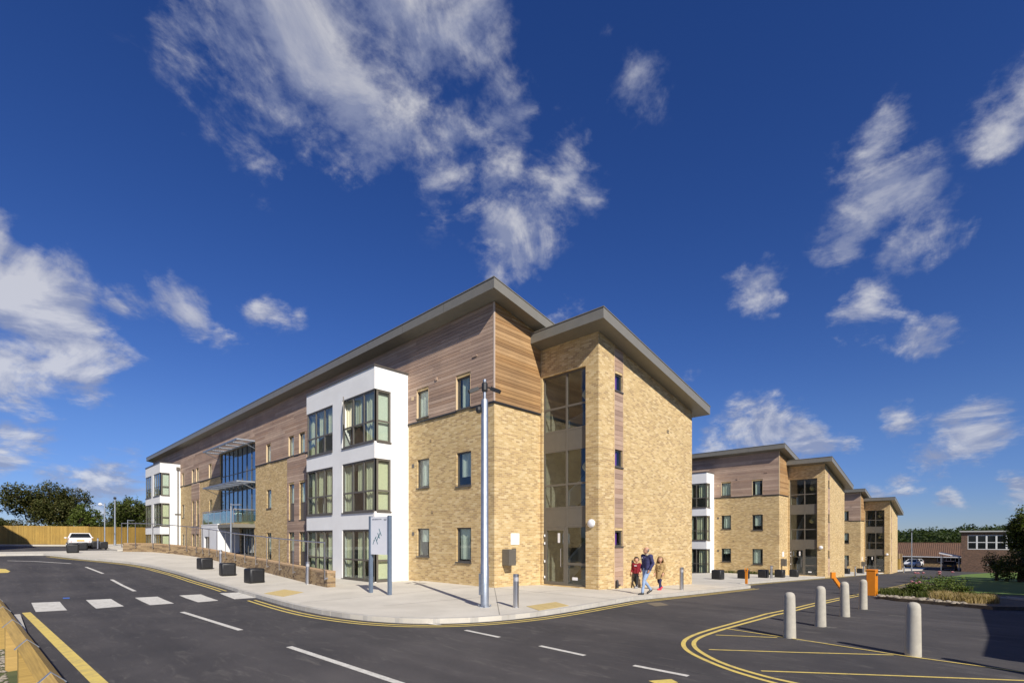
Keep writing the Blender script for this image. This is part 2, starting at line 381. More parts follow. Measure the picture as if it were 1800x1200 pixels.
MT['concrete'] = speckled('cast_concrete', (.46,.43,.36), (.38,.355,.30), 9, .85, bump_s=.25, bump_scale=90, c3=(.40,.37,.31), scale3=2.4)
MT['kerb'] = speckled('kerb_concrete', (.50,.475,.425), (.43,.41,.37), 7, .85, bump_s=.2, bump_scale=140, c3=(.40,.375,.33), scale3=1.3)
MT['yellow'] = speckled('yellow_road_paint', (.70,.54,.14), (.60,.45,.11), 26, .7, c3=(.46,.36,.13), scale3=6)
MT['whitepaint'] = speckled('white_road_paint', (.66,.64,.58), (.54,.52,.47), 26, .7, c3=(.44,.42,.37), scale3=7)
MT['buff_tile'] = speckled('buff_tactile_tile', (.50,.385,.17), (.44,.335,.145), 12, .85)
MT['orange'] = speckled('orange_powder_coat', (.68,.23,.012), (.62,.205,.012), 6, .42)
MT['skin'] = mat('skin', (.50,.27,.17), .55)
MT['bark'] = speckled('bark', (.10,.075,.05), (.06,.045,.03), 8, .95, bump_s=.5, bump_scale=30)
MT['leaf'] = leaf_mat('hawthorn_leaf', (.05,.062,.02), (.085,.095,.028), (.125,.12,.035))
MT['leaf_pale'] = leaf_mat('ivy_leaf', (.07,.105,.02), (.11,.145,.03), (.15,.165,.04))  # paler, yellower green than the hawthorn leaf
MT['leaf_brown'] = leaf_mat('autumn_leaf', (.075,.062,.02), (.10,.085,.024), (.05,.06,.016))
MT['leaf_far'] = leaf_mat('woodland_leaf', (.028,.046,.013), (.05,.07,.018), (.04,.055,.016))
MT['grass'] = leaf_mat('grass_blade', (.06,.085,.018), (.085,.10,.025), (.12,.12,.035))
MT['petal'] = mat('pink_petal', (.72,.40,.42), .6)
MT['drygrass'] = leaf_mat('dry_grass', (.34,.25,.11), (.28,.21,.10), (.40,.31,.15))
MT['tile'] = speckled('clay_roof_tile', (.16,.085,.05), (.12,.065,.04), 5, .85, c3=(.10,.06,.04), scale3=1.2)
MT['carwhite'] = mat('white_car_paint', (.75,.75,.75), .25); MT['carwhite'].node_tree.nodes['Principled BSDF'].inputs['Coat Weight'].default_value = .7
MT['cardark'] = mat('dark_car_paint', (.02,.022,.03), .22)
MT['carglass'] = mat('car_glass', (.012,.014,.016), .06)
MT['redlens'] = mat('red_lens', (.45,.02,.015), .2)
MT['globe'] = speckled('opal_diffuser', (.78,.78,.80), (.75,.75,.77), 5, .3)
MT['lampshade'] = mat('paper_globe_shade', (.72,.60,.30), .8)
# asphalt and paving
def asphalt():
    m = mat('asphalt', (.05,.047,.046), .85, 0, .35); t = m.node_tree; b = t.nodes['Principled BSDF']
    g = N('ShaderNodeNewGeometry', t).outputs['Position']
    f1 = tex_noise(t, g, 190, 3, .7); f2 = tex_noise(t, g, .35, 6, .62, .5); f3 = tex_noise(t, mapping(t, g, (2.6,.7,1)), 1.9, 8, .72, .9); f4 = tex_noise(t, mapping(t, g, (1.1,.05,1)), 1.0, 3, .6)
    vo = N('ShaderNodeTexVoronoi', t); vo.inputs['Scale'].default_value = 130; L(g, vo.inputs['Vector'], t)
    c = mix_rgb(t, ramp(t, f1.outputs['Fac'], [(.35,(0,0,0)),(.7,(1,1,1))]), (.040,.0385,.040), (.082,.078,.079))
    c = mix_rgb(t, 1.0, c, ramp(t, f2.outputs['Fac'], [(.3,(.72,.72,.74)),(.7,(1.35,1.30,1.26))]), 'MULTIPLY')
    c = mix_rgb(t, 1.0, c, ramp(t, f4.outputs['Fac'], [(.35,(.84,.84,.85)),(.65,(1.14,1.13,1.12))]), 'MULTIPLY')
    c = mix_rgb(t, ramp(t, f3.outputs['Fac'], [(.54,(0,0,0)),(.74,(.9,.9,.9))]), c, (.125,.115,.105))
    L(c, b.inputs['Base Color'], t)
    L(bump(t, vo.outputs['Distance'], .5, .006), b.inputs['Normal'], t); return m
MT['asphalt'] = asphalt()
def paving():
    m = mat('pale_concrete_paving', (.50,.475,.42), .85); t = m.node_tree; b = t.nodes['Principled BSDF']
    g = N('ShaderNodeNewGeometry', t).outputs['Position']
    f1 = tex_noise(t, g, 60, 4, .7); f2 = tex_noise(t, g, .5, 6, .6, .4); f3 = tex_noise(t, g, 3.0, 5, .7, .3)
    c = mix_rgb(t, ramp(t, f1.outputs['Fac'], [(.3,(0,0,0)),(.7,(1,1,1))]), (.50,.465,.395), (.60,.56,.485))
    c = mix_rgb(t, 1.0, c, ramp(t, f2.outputs['Fac'], [(.3,(.86,.86,.85)),(.7,(1.1,1.1,1.1))]), 'MULTIPLY')
    c = mix_rgb(t, ramp(t, f3.outputs['Fac'], [(.60,(0,0,0)),(.78,(.6,.6,.6))]), c, (.34,.315,.27))
    L(c, b.inputs['Base Color'], t); L(bump(t, f1.outputs['Fac'], .25, .004), b.inputs['Normal'], t); return m
MT['paving'] = paving()
MT['soil'] = speckled('bare_soil', (.13,.10,.065), (.19,.15,.10), 12, .95, bump_s=.6, bump_scale=25)
MT['lawn'] = speckled('mown_lawn', (.08,.15,.02), (.105,.175,.028), 14, .95, bump_s=.6, bump_scale=90, c3=(.12,.17,.03), scale3=.8)
MT['meadow'] = speckled('rough_grass', (.07,.085,.025), (.10,.11,.04), 4, .95, bump_s=.5, bump_scale=30)
MT['stone'] = speckled('pale_gravel', (.33,.29,.23), (.22,.19,.15), 30, .9)
# ---------------------------------------------------------------- ground sheets
def sheet(name, poly, off, material, parent=None, skirt=0, zfun=None):
    bm = bmesh.new()
    vs = [bm.verts.new((p[0], p[1], 0)) for p in poly]
    for tri in tessellate_polygon([[Vector((p[0], p[1], 0)) for p in poly]]):
        try: bm.faces.new([vs[i] for i in tri])
        except ValueError: pass
    if zfun is None:
        xs = [p[0] for p in poly]; ys = [p[1] for p in poly]
        for (x, _) in AX:
            if min(xs) < x < max(xs): bmesh.ops.bisect_plane(bm, geom=bm.verts[:]+bm.edges[:]+bm.faces[:], plane_co=(x,0,0), plane_no=(1,0,0))
        for (y, _) in BY:
            if min(ys) < y < max(ys): bmesh.ops.bisect_plane(bm, geom=bm.verts[:]+bm.edges[:]+bm.faces[:], plane_co=(0,y,0), plane_no=(0,1,0))
    for v in bm.verts: v.co.z = gz(v.co.x, v.co.y, off) if zfun is None else zfun(v.co.x, v.co.y)
    bmesh.ops.recalc_face_normals(bm, faces=bm.faces)
    if bm.faces and sum(f.normal.z for f in bm.faces) < 0: bmesh.ops.reverse_faces(bm, faces=bm.faces)
    if skirt:
        be = [e for e in bm.edges if len(e.link_faces) == 1]
        r = bmesh.ops.extrude_edge_only(bm, edges=be)
        for v in [g for g in r['geom'] if isinstance(g, bmesh.types.BMVert)]: v.co.z -= skirt
    me = bpy.data.meshes.new(name); bm.to_mesh(me); bm.free(); me.materials.append(material)
    o = bpy.data.objects.new(name, me); col.objects.link(o)
    if parent is not None: o.parent = parent
    return o
def gpl(pts, off=0.0): return [(q.x, q.y) for q in (gp(p[0], p[1], off) for p in pts)]
def resample(pts, step):
    pts = [Vector((p[0], p[1])) for p in pts]; out = [pts[0].copy()]; acc_ = 0
    for a, b in zip(pts, pts[1:]):
        d = (b-a).length; t = step-acc_
        while t <= d: out.append(a+(b-a)*(t/d)); t += step
        acc_ = d-(t-step)
    return out
def smooth_poly(pts, it=2):
    pts = [Vector((p[0], p[1])) for p in pts]
    for _ in range(it):
        q = [pts[0]]
        for a, b in zip(pts, pts[1:]): q += [a*.75+b*.25, a*.25+b*.75]
        pts = q+[pts[-1]]
    return pts
def offset_line(pts, d):
    pts = [Vector((p[0], p[1])) for p in pts]; out = []
    for i, p in enumerate(pts):
        t = (pts[min(i+1, len(pts)-1)]-pts[max(i-1, 0)]).normalized(); out.append(p+Vector((-t.y, t.x))*d)
    return out
def stripe(name, pts, width, off, material, parent):
    a = offset_line(pts, width/2); b = offset_line(pts, -width/2)
    return sheet(name, [tuple(p) for p in a]+[tuple(p) for p in reversed(b)], off, material, parent)

ground = struct(sheet('ground', [(-700,-700),(900,-700),(900,900),(-700,900)], -.30, MT['meadow']))
road = struct(sheet('road', [(-60,-60),(135,-60),(135,72),(-60,72)], ROAD, MT['asphalt']))
# pavement: the kerb line read along its top edge
kerb_far = [(-30.0, 30.9), (-14.0, 30.9)]
kerb_a = kerb_far + [(-11.3,30.6),(-10.75,29.2),(-9.9,26.9),(-8.5,24.2),(-7.5,21.4),(-7.02,17.5),(-7.0,12.0),(-7.1,6.5),(-7.42,2.0),(-7.48,-.6),(-7.2,-2.5),(-6.75,-3.6),
          (-6.2,-4.3),(-5.45,-4.84),(-4.45,-5.22),(-3.3,-5.42),(-1.2,-5.47),(4.7,-5.45),(10.3,-5.3),(13.2,-5.25),(13.75,-5.05),(14.1,-4.6),(14.9,-4.0),(16.5,-3.75),
          (28.8,-3.6),(56.0,-3.5),(76,-3.6),(82,-4.0),(87,-4.9),(92,-6.5)]
kerb_a = [tuple(p) for p in smooth_poly(kerb_a, 2)]
wall_path = [(-4.46,4.85),(-4.14,8.3),(-3.62,13.5),(-3.55,18.7),(-3.75,24.5),(-4.75,28.3),(-6.9,32.3)]
wall_path = [tuple(p) for p in smooth_poly(wall_path, 2)]
pav_poly = kerb_a + [(100,-6.5),(100,4.5),(2.0,4.5)] + wall_path + [(-7.1,36.6),(-30,37.2)]
pavement = struct(sheet('pavement', pav_poly, 0, MT['paving'], skirt=.3))
forecourt = struct(sheet('forecourt', [(2,4.45)]+[(p[0]+.1, p[1]) for p in wall_path]+[(-6.9,38),(-6.9,62),(2,62)], 0, MT['paving'], zfun=lambda x, y: -.04))
# kerb stones, one by one
def kerb_run(pts, step, parent, height=.3, width=.15, gap=.012, top=.004):
    rs = resample(pts, step); meshes = {}
    for a, b in zip(rs, rs[1:]):
        c = (a+b)/2; t = (b-a).normalized(); nrm = Vector((-t.y, t.x))
        za, zb = gz(a.x, a.y, top), gz(b.x, b.y, top); zc = (za+zb)/2
        mb = MB(); slope = (zb-za)/max((b-a).length, .1)
        ln = (b-a).length/2-gap/2
        mb.obox((0,0,-height/2), (ln, 0, ln*slope), (0, width/2, 0), (0, 0, height/2))
        o = mb.build('kerb_stone', MT['kerb'], parent)
        inn = nrm*(width/2-.012)
        o.location = (c.x+inn.x, c.y+inn.y, zc); o.rotation_euler = (0, 0, math.atan2(t.y, t.x))
near_kerb = [p for p in kerb_a if p[0] > -13.5 and p[0] < 62]
kerb_run(near_kerb, .915, pavement)
JOINT = speckled('dirty_joint', (.20,.18,.15), (.30,.28,.24), 20, .9)
# tooled joints across the paving bays
for (a, b) in [((-7.2,1.0),(0,.9)), ((-4.7,-5.0),(0,0)), ((0,-5.4),(0,-.02)), ((2.6,-5.4),(2.6,-3.05)), ((6.2,-5.4),(6.2,-3.05)), ((9.8,-5.3),(9.8,-3.05)),
               ((-4.1,7.2),(-7.1,7.2)), ((-3.8,11.5),(-7,11.5)), ((-3.6,16),(-7,16)), ((-3.6,21),(-7.4,21)), ((-5.8,-1.4),(12.5,-4.15))]:
    stripe('paving_joint', [a, b], .022, .0045, JOINT, pavement)
# verge at the timber rail, bed and lawn on the far side of the junction
verge = struct(sheet('verge', [(-13.22,-16),(-13.22,4.9),(-13.6,6.0),(-15,7.0),(-60,9),(-60,-16)], .01, MT['meadow'], skirt=.2))
kerb_v = [(-13.12,-14),(-13.12,5.0)]
rs = resample(kerb_v, .915)
for a, b in zip(rs, rs[1:]):
    mb = MB(); mb.box(-.06,.06,-.452,.452,-.3,0); o = mb.build('kerb_stone', MT['kerb'], verge); o.location = ((a.x+b.x)/2, (a.y+b.y)/2, gz(a.x, (a.y+b.y)/2, -.03))
bed_px = [(1546,1046),(1580,1051),(1640,1056),(1700,1061),(1745,1065),(1800,1066),(1830,1066),(1830,1046),(1760,1045),(1700,1040),(1660,1030),(1630,1021.5),(1612,1021),(1580,1031)]
bed = struct(sheet('planting_bed', gpl(bed_px), .0, MT['soil'], skirt=.25))
lawn_px = [(1612,1021),(1640,1016.5),(1690,1009.5),(1730,1007),(1800,1004.5),(1900,1003),(1900,1046),(1760,1045.5),(1700,1040.5),(1660,1030.5),(1630,1022)]
lawn = struct(sheet('lawn', gpl(lawn_px), .012, MT['lawn'], skirt=.3))
def box_along(mb, a, b, wdt, z0, z1):
    a = Vector(a); b = Vector(b); t = (b-a).normalized(); n_ = Vector((-t.y, t.x))*wdt/2
    mb.prism([(a+n_)[:2], (b+n_)[:2], (b-n_)[:2], (a-n_)[:2]], z0, z1)
ep = gpl([(1708,1046),(1770,1052),(1800,1054.5),(1830,1057)])
mb = MB()
for a, b in zip(ep, ep[1:]): box_along(mb, a, b, .14, gz(*a)-.1, gz(*a)+.1)
mb.build('edging_stone', MT['kerb'], bed)

# ---------------------------------------------------------------- painted markings
def mark(px, material, name='marking', off=.0045): return sheet(name, gpl(px, ROAD), ROAD+off, material, road)
for q in [[(55,1059),(105,1057),(118,1072),(63,1075)], [(151,1054),(195,1052),(218,1065),(169,1069)], [(237,1050),(277,1048),(306,1060),(264,1063)],
          [(315,1046),(353,1044),(384,1055),(348,1058)], [(386,1042),(425,1040.5),(450,1050),(412,1052.5)]]:
    mark(q, MT['whitepaint'], 'crossing_block')
def dash(p, q, wdt, material=MT['whitepaint'], name='lane_dash'):
    a, b = gpl([p, q], ROAD); return stripe(name, [a, b], wdt, ROAD+.0045, material, road)
for (p, q, wd) in [((320,1075),(423,1107),.12),((196,1018),(237,1038.5),.12),((151,996),(181,1007.5),.12),((508,1136),(708,1202),.12),
                   ((725,1091.5),(774,1098),.1),((818,1107),(878,1119.5),.1),((949,1134.5),(1028,1151.5),.1),((1114,1169),(1210,1187.5),.1)]: dash(p, q, wd)
stripe('lane_dash', gpl([(13,985),(60,986),(125,990)], ROAD), .12, ROAD+.0045, MT['whitepaint'], road)
a, b = gpl([(46,1076),(172,1197)], ROAD)
d_ = (Vector(b)-Vector(a)).normalized()
stripe('yellow_line', [a, tuple(Vector(b)+d_*4)], .17, ROAD+.0045, MT['yellow'], road)
# double yellow along the kerb, broken at the dropped crossing
def kerb_part(cond): return [p for p in kerb_a if cond(p)]
segs = [kerb_part(lambda p: p[1] > 6.4 and p[0] > -10.9 and p[0] < 0), kerb_part(lambda p: p[1] < 4.6 and p[0] < 13.3), kerb_part(lambda p: 15.2 < p[0] < 80)]
for sg in segs:
    for d in (-.24, -.44): stripe('double_yellow_line', [tuple(p) for p in offset_line(sg, d)], .075, ROAD+.0045, MT['yellow'], road)
outer = [(1600,1024.5),(1547,1036),(1510,1043.5),(1435,1058.6),(1380,1072.4),(1300,1092),(1240,1108),(1208,1120),(1199,1131),(1208,1144),(1240,1160),(1280,1176),(1320,1188.5),(1360,1199.6),(1400,1209)]
inner = [(1600,1026),(1547,1038.5),(1510,1046.5),(1435,1062.6),(1380,1077.6),(1290,1100),(1250,1112),(1222,1123),(1218,1134),(1232,1146.5),(1270,1166),(1340,1187.5),(1398,1200),(1430,1207)]
for pl in (outer, inner): stripe('double_yellow_line', [tuple(p) for p in smooth_poly(gpl(pl, ROAD), 2)], .085, ROAD+.0045, MT['yellow'], road)
for pl in ([(1276,1104.5),(1400,1123),(1587,1152),(1800,1181),(1880,1192)], [(1258,1115.4),(1366,1120.0)], [(1246,1141),(1400,1146),(1570,1150.5)], [(1338,1178.6),(1560,1186.5),(1800,1195.5),(1900,1199)]):
    stripe('yellow_hatch_line', gpl(pl, ROAD), .055, ROAD+(.0085 if pl[0][0] > 1270 and pl[0][0] < 1300 else .0045), MT['yellow'], road)
mark([(1140,1196),(1180,1193),(1192,1199),(1160,1204)], MT['yellow'], 'painted_patch')
mark([(110,1050),(122,1049.6),(123,1051.4),(111,1051.8)], mat('blue_spray_paint', (.05,.14,.5), .7), 'survey_mark')
mark([(-20,998),(10,999.5),(18,1003.5),(14,1006),(-20,1007)], MT['yellow'], 'painted_patch')
# service cover set in the carriageway
cov = gpl([(1137,1060),(1161,1058.2),(1176,1063),(1152,1065.2)], ROAD)
sheet('service_cover', cov, ROAD+.005, speckled('worn_iron_cover', (.20,.165,.11), (.14,.115,.08), 40, .7), road)
# asphalt reinstatement strip along the mouth of the junction
for pl in ([(1080,1150),(1150,1166),(1290,1194),(1330,1203)], [(1552,1079),(1595,1081)]):
    stripe('resurfacing_joint', gpl(pl, ROAD), .03, ROAD+.003, speckled('tar_seam', (.03,.03,.03), (.10,.095,.09), 30, .9), road)
for pl in ([(1400,1124.5),(1455,1130)], [(1450,1101),(1470,1103)], [(1492,1084),(1512,1086)], [(1523,1071),(1545,1073)], [(1562,1080.5),(1594,1083)]):
    stripe('cement_smear', gpl(pl, ROAD), .16, ROAD+.003, speckled('cement_dust', (.15,.14,.125), (.07,.066,.062), 16, .9), road)

# tactile paving, tile by tile
def tactile(corners, label):
    t = thing('tactile_paving', label, 'paving', (0,0,0))
    P = [Vector(p) for p in gpl(corners)]
    o, u, v = P[0], P[1]-P[0], P[3]-P[0]
    nu, nv = max(1, round(u.length/.4)), max(1, round(v.length/.4))
    c0 = o+u*(.5/nu)+v*(.5/nv); t.location = (c0.x, c0.y, gz(c0.x, c0.y))
    mb = MB(); a = u/nu*.488; b = v/nv*.488
    mb.obox((0,0,.0), (a.x,a.y,0), (b.x,b.y,0), (0,0,.009))
    for i in range(5):
        for j in range(5):
            q = a*(-.8+.4*i)+b*(-.8+.4*j); mb.lathe([(.017,.009),(.012,.0135)], 6, (q.x, q.y, 0))
    proto = None
    for i in range(nu):
        for j in range(nv):
            c = o+u*((i+.5)/nu)+v*((j+.5)/nv)
            if proto is None: ob = proto = mb.build('tile', MT['buff_tile'], t)
            else: ob = proto.copy(); col.objects.link(ob); ob.parent = t
            ob.location = (c.x-c0.x, c.y-c0.y, gz(c.x, c.y)-gz(c0.x, c0.y))
tactile([(464,1042.5),(500,1035.5),(536,1041.8),(498,1048.2)], 'buff blister tactile paving beside the striped crossing blocks')
tactile([(925,1065),(977,1057.5),(1009,1063.7),(947,1072.5)], 'buff blister tactile paving at the kerb near the tower entrance')
# ---------------------------------------------------------------- the three residential blocks
PITCH = .184
def grid_wall(mb, mp, u0, u1, z0, z1, ops, depth, top=None):
    us = sorted(set([u0, u1]+[x for o in ops for x in o[:2]])); zs = sorted(set([z0, z1]+[x for o in ops for x in o[2:4]]))
    us = [x for x in us if u0-1e-6 <= x <= u1+1e-6]
    for i in range(len(us)-1):
        for j in range(len(zs)-1):
            cu, cz = (us[i]+us[i+1])/2, (zs[j]+zs[j+1])/2
            if any(o[0] < cu < o[1] and o[2] < cz < o[3] for o in ops): continue
            last = j == len(zs)-2
            za = top(us[i]) if (top and last) else zs[j+1]; zb = top(us[i+1]) if (top and last) else zs[j+1]
            mb.quad(mp(us[i], zs[j], 0), mp(us[i+1], zs[j], 0), mp(us[i+1], zb, 0), mp(us[i], za, 0))
    for o in ops:
        a, b, c, d = o[:4]
        for (p, q) in (((a,c),(b,c)), ((b,c),(b,d)), ((b,d),(a,d)), ((a,d),(a,c))):
            mb.quad(mp(*p, 0), mp(*q, 0), mp(*q, depth), mp(*p, depth))
def fx(X, s=1): return lambda u, z, d: (X+d*s, u, z)          # a wall facing -X, depth goes +X
def fy(Y, s=1): return lambda u, z, d: (u, Y+d*s, z)          # a wall facing -Y
def bars(mb, mp, u0, u1, z0, z1, d0, d1, mi=0):
    p, q = mp(u0, z0, d0), mp(u1, z1, d1)
    mb.box(p[0], q[0], p[1], q[1], p[2], q[2], mi)
def frame_mesh(mb, mp, u0, u1, z0, z1, cols, rows, d0, d1, bw=.055):
    bars(mb, mp, u0, u1, z0, z0+bw, d0, d1); bars(mb, mp, u0, u1, z1-bw, z1, d0, d1)
    bars(mb, mp, u0, u0+bw, z0+bw, z1-bw, d0, d1); bars(mb, mp, u1-bw, u1, z0+bw, z1-bw, d0, d1)
    for c in cols: bars(mb, mp, c-bw*.6, c+bw*.6, z0+bw, z1-bw, d0+.004, d1-.004)
    for r in rows: bars(mb, mp, u0+bw, u1-bw, r-bw*.55, r+bw*.55, d0+.008, d1-.008)
def curtain(mb, mp, u0, u1, z0, z1, d, amp=.035, wl=.16):
    n = max(6, int((u1-u0)/.04)); vs = []
    for i in range(n+1):
        u = u0+(u1-u0)*i/n; dd = d+amp*math.sin(u/wl*6.283)+amp*.4*math.sin(u/wl*2.3)
        vs += [mp(u, z0, dd), mp(u, z1, dd)]
    mb.add(vs, [(2*i, 2*i+2, 2*i+3, 2*i+1) for i in range(n)])
def room(mb, mp, u0, u1, z0, z1, d0, d1):
    A = [mp(u0,z0,d0), mp(u1,z0,d0), mp(u1,z1,d0), mp(u0,z1,d0)]; B = [mp(u0,z0,d1), mp(u1,z0,d1), mp(u1,z1,d1), mp(u0,z1,d1)]
    mb.add(A+B, [(4,5,6,7),(0,1,5,4),(1,2,6,5),(2,3,7,6),(3,0,4,7)])
def window(root, mp, o, style, sill=True, lining=None, name='window', cur=None, inset=.06, rowz=None, panel=None, fmat='frame'):
    u0, u1, z0, z1 = o
    mb = MB(); g = .006
    frame_mesh(mb, mp, u0+g, u1-g, z0+g, z1-g, [], [rowz] if rowz else [], inset, inset+.06)
    win = mb.build(name, MT[fmat], root)
    mb = MB(); bars(mb, mp, u0+.05, u1-.05, (panel if panel else z0)+.05, z1-.05, inset+.026, inset+.034); mb.build('pane', MT['glass'], win)
    if panel:
        mb = MB(); bars(mb, mp, u0+.055, u1-.055, z0+.055, panel-.02, inset+.02, inset+.04); mb.build('panel', MT['frame'], win)
    if sill:
        mb = MB(); bars(mb, mp, u0-.04, u1+.04, z0-.045, z0+.004, -.05, inset+.02); mb.build('sill', MT['frame'], win)
    if lining:
        t = .012
        for (a, b, c, d) in ((u0-.004, u0+t, z0, z1), (u1-t, u1+.004, z0, z1)):
            mb = MB(); bars(mb, mp, a, b, c, d, -.04, inset+.004); mb.build('lining', MT[lining], win)
    mb = MB(); room(mb, mp, u0-.15, u1+.15, z0-.1, z1+.1, inset+.075, inset+1.3); mb.build('room', MT['room'], win, fix=False)
    if style:
        mb = MB(); f0, f1, zlo, kind = style
        cu0, cu1 = u0+(u1-u0)*f0, u0+(u1-u0)*f1
        curtain(mb, mp, cu0, cu1, z0+(z1-z0)*zlo, z1+.02, inset+.1, .02 if kind == 'blind' else .03, .3 if kind == 'blind' else .13)
        mb.build('blind' if kind == 'blind' else 'curtain', MT[kind], win, smooth=60, fix=False)
    return win

XT, YT, XE = 2.76, -2.99, 11.3
G0, G1 = -.13, -2.38
def tower_top(x): return 9.97-PITCH*(x-2.95)
def main_top(x): return 11.19-PITCH*x
CLZ = 7.28
def board_rows(z0, z1, step=.148):
    z = z0
    while z < z1-.02: yield z, min(z+step-.012, z1); z += step
UNIT = None
def unit_mesh():
    global UNIT
    if UNIT is None:
        bm = bmesh.new(); bmesh.ops.create_cube(bm, size=1); UNIT = bpy.data.meshes.new('board'); bm.to_mesh(UNIT); bm.free(); UNIT.materials.append(MT['board'])
    return UNIT
def spans(u0, u1, blocks):
    out = [(u0, u1)]
    for (a, b) in blocks:
        nx = []
        for (s, e) in out:
            if b <= s or a >= e: nx.append((s, e)); continue
            if a > s: nx.append((s, a))
            if b < e: nx.append((b, e))
        out = nx
    return [(s, e) for (s, e) in out if e-s > .03]
def clad_facade(root, u0, u1, z0, z1, ops, single_to, r, lo=3.6, hi=6.5):
    joined = MB(); tones = []
    for (za, zb) in board_rows(z0, z1):
        bl = [(o[0], o[1]) for o in ops if o[2] < zb-.01 and o[3] > za+.01]
        for (s, e) in spans(u0, u1, bl):
            cuts = [s]; x = s+r.uniform(.8, hi)
            while x < e-.8: cuts.append(x); x += r.uniform(lo, hi)
            cuts.append(e)
            for p, q in zip(cuts, cuts[1:]):
                lip = r.uniform(.0, .006)
                if q <= single_to:
                    ob = bpy.data.objects.new('board', unit_mesh()); col.objects.link(ob); ob.parent = root
                    ob.location = (-.016-lip/2, (p+q)/2, (za+zb)/2); ob.scale = (.03+lip, q-p-.004, zb-za)
                else:
                    joined.box(-.031-lip, -.001, p+.002, q-.002, za, zb); tones += [r.random()]*6
    if joined.v:
        ob = joined.build('cladding', MT['board'], root, fix=False); ob['kind'] = 'stuff'
        at = ob.data.attributes.new('tone', 'FLOAT', 'FACE'); at.data.foreach_set('value', tones)
def clad_side(root, x1, z0, top, r, single):
    joined = MB(); tones = []
    for (za, zb) in board_rows(z0, top(0)):
        xe = x1
        if top(x1) < zb:
            xe = min(x1, (11.19-za)/PITCH)
        if xe < .05: continue
        zr = min(zb, max(top(xe)-.002, za+.002)); zl = min(zb, top(0)-.002)
        lip = r.uniform(0, .006); y0, y1 = -.031-lip, -.001
        vs = [(.0,y0,za),(xe,y0,za),(xe,y1,za),(.0,y1,za),(.0,y0,zl),(xe,y0,zr),(xe,y1,zr),(.0,y1,zl)]
        fs = [(0,3,2,1),(4,5,6,7),(0,1,5,4),(1,2,6,5),(2,3,7,6),(3,0,4,7)]
        if single: MB().add(vs, fs).build('board', MT['board_warm'], root)
        else: joined.add(vs, fs); tones += [r.random()]*6
    if joined.v:
        ob = joined.build('cladding', MT['board_warm'], root, fix=False); ob['kind'] = 'stuff'
        at = ob.data.attributes.new('tone', 'FLOAT', 'FACE'); at.data.foreach_set('value', tones)

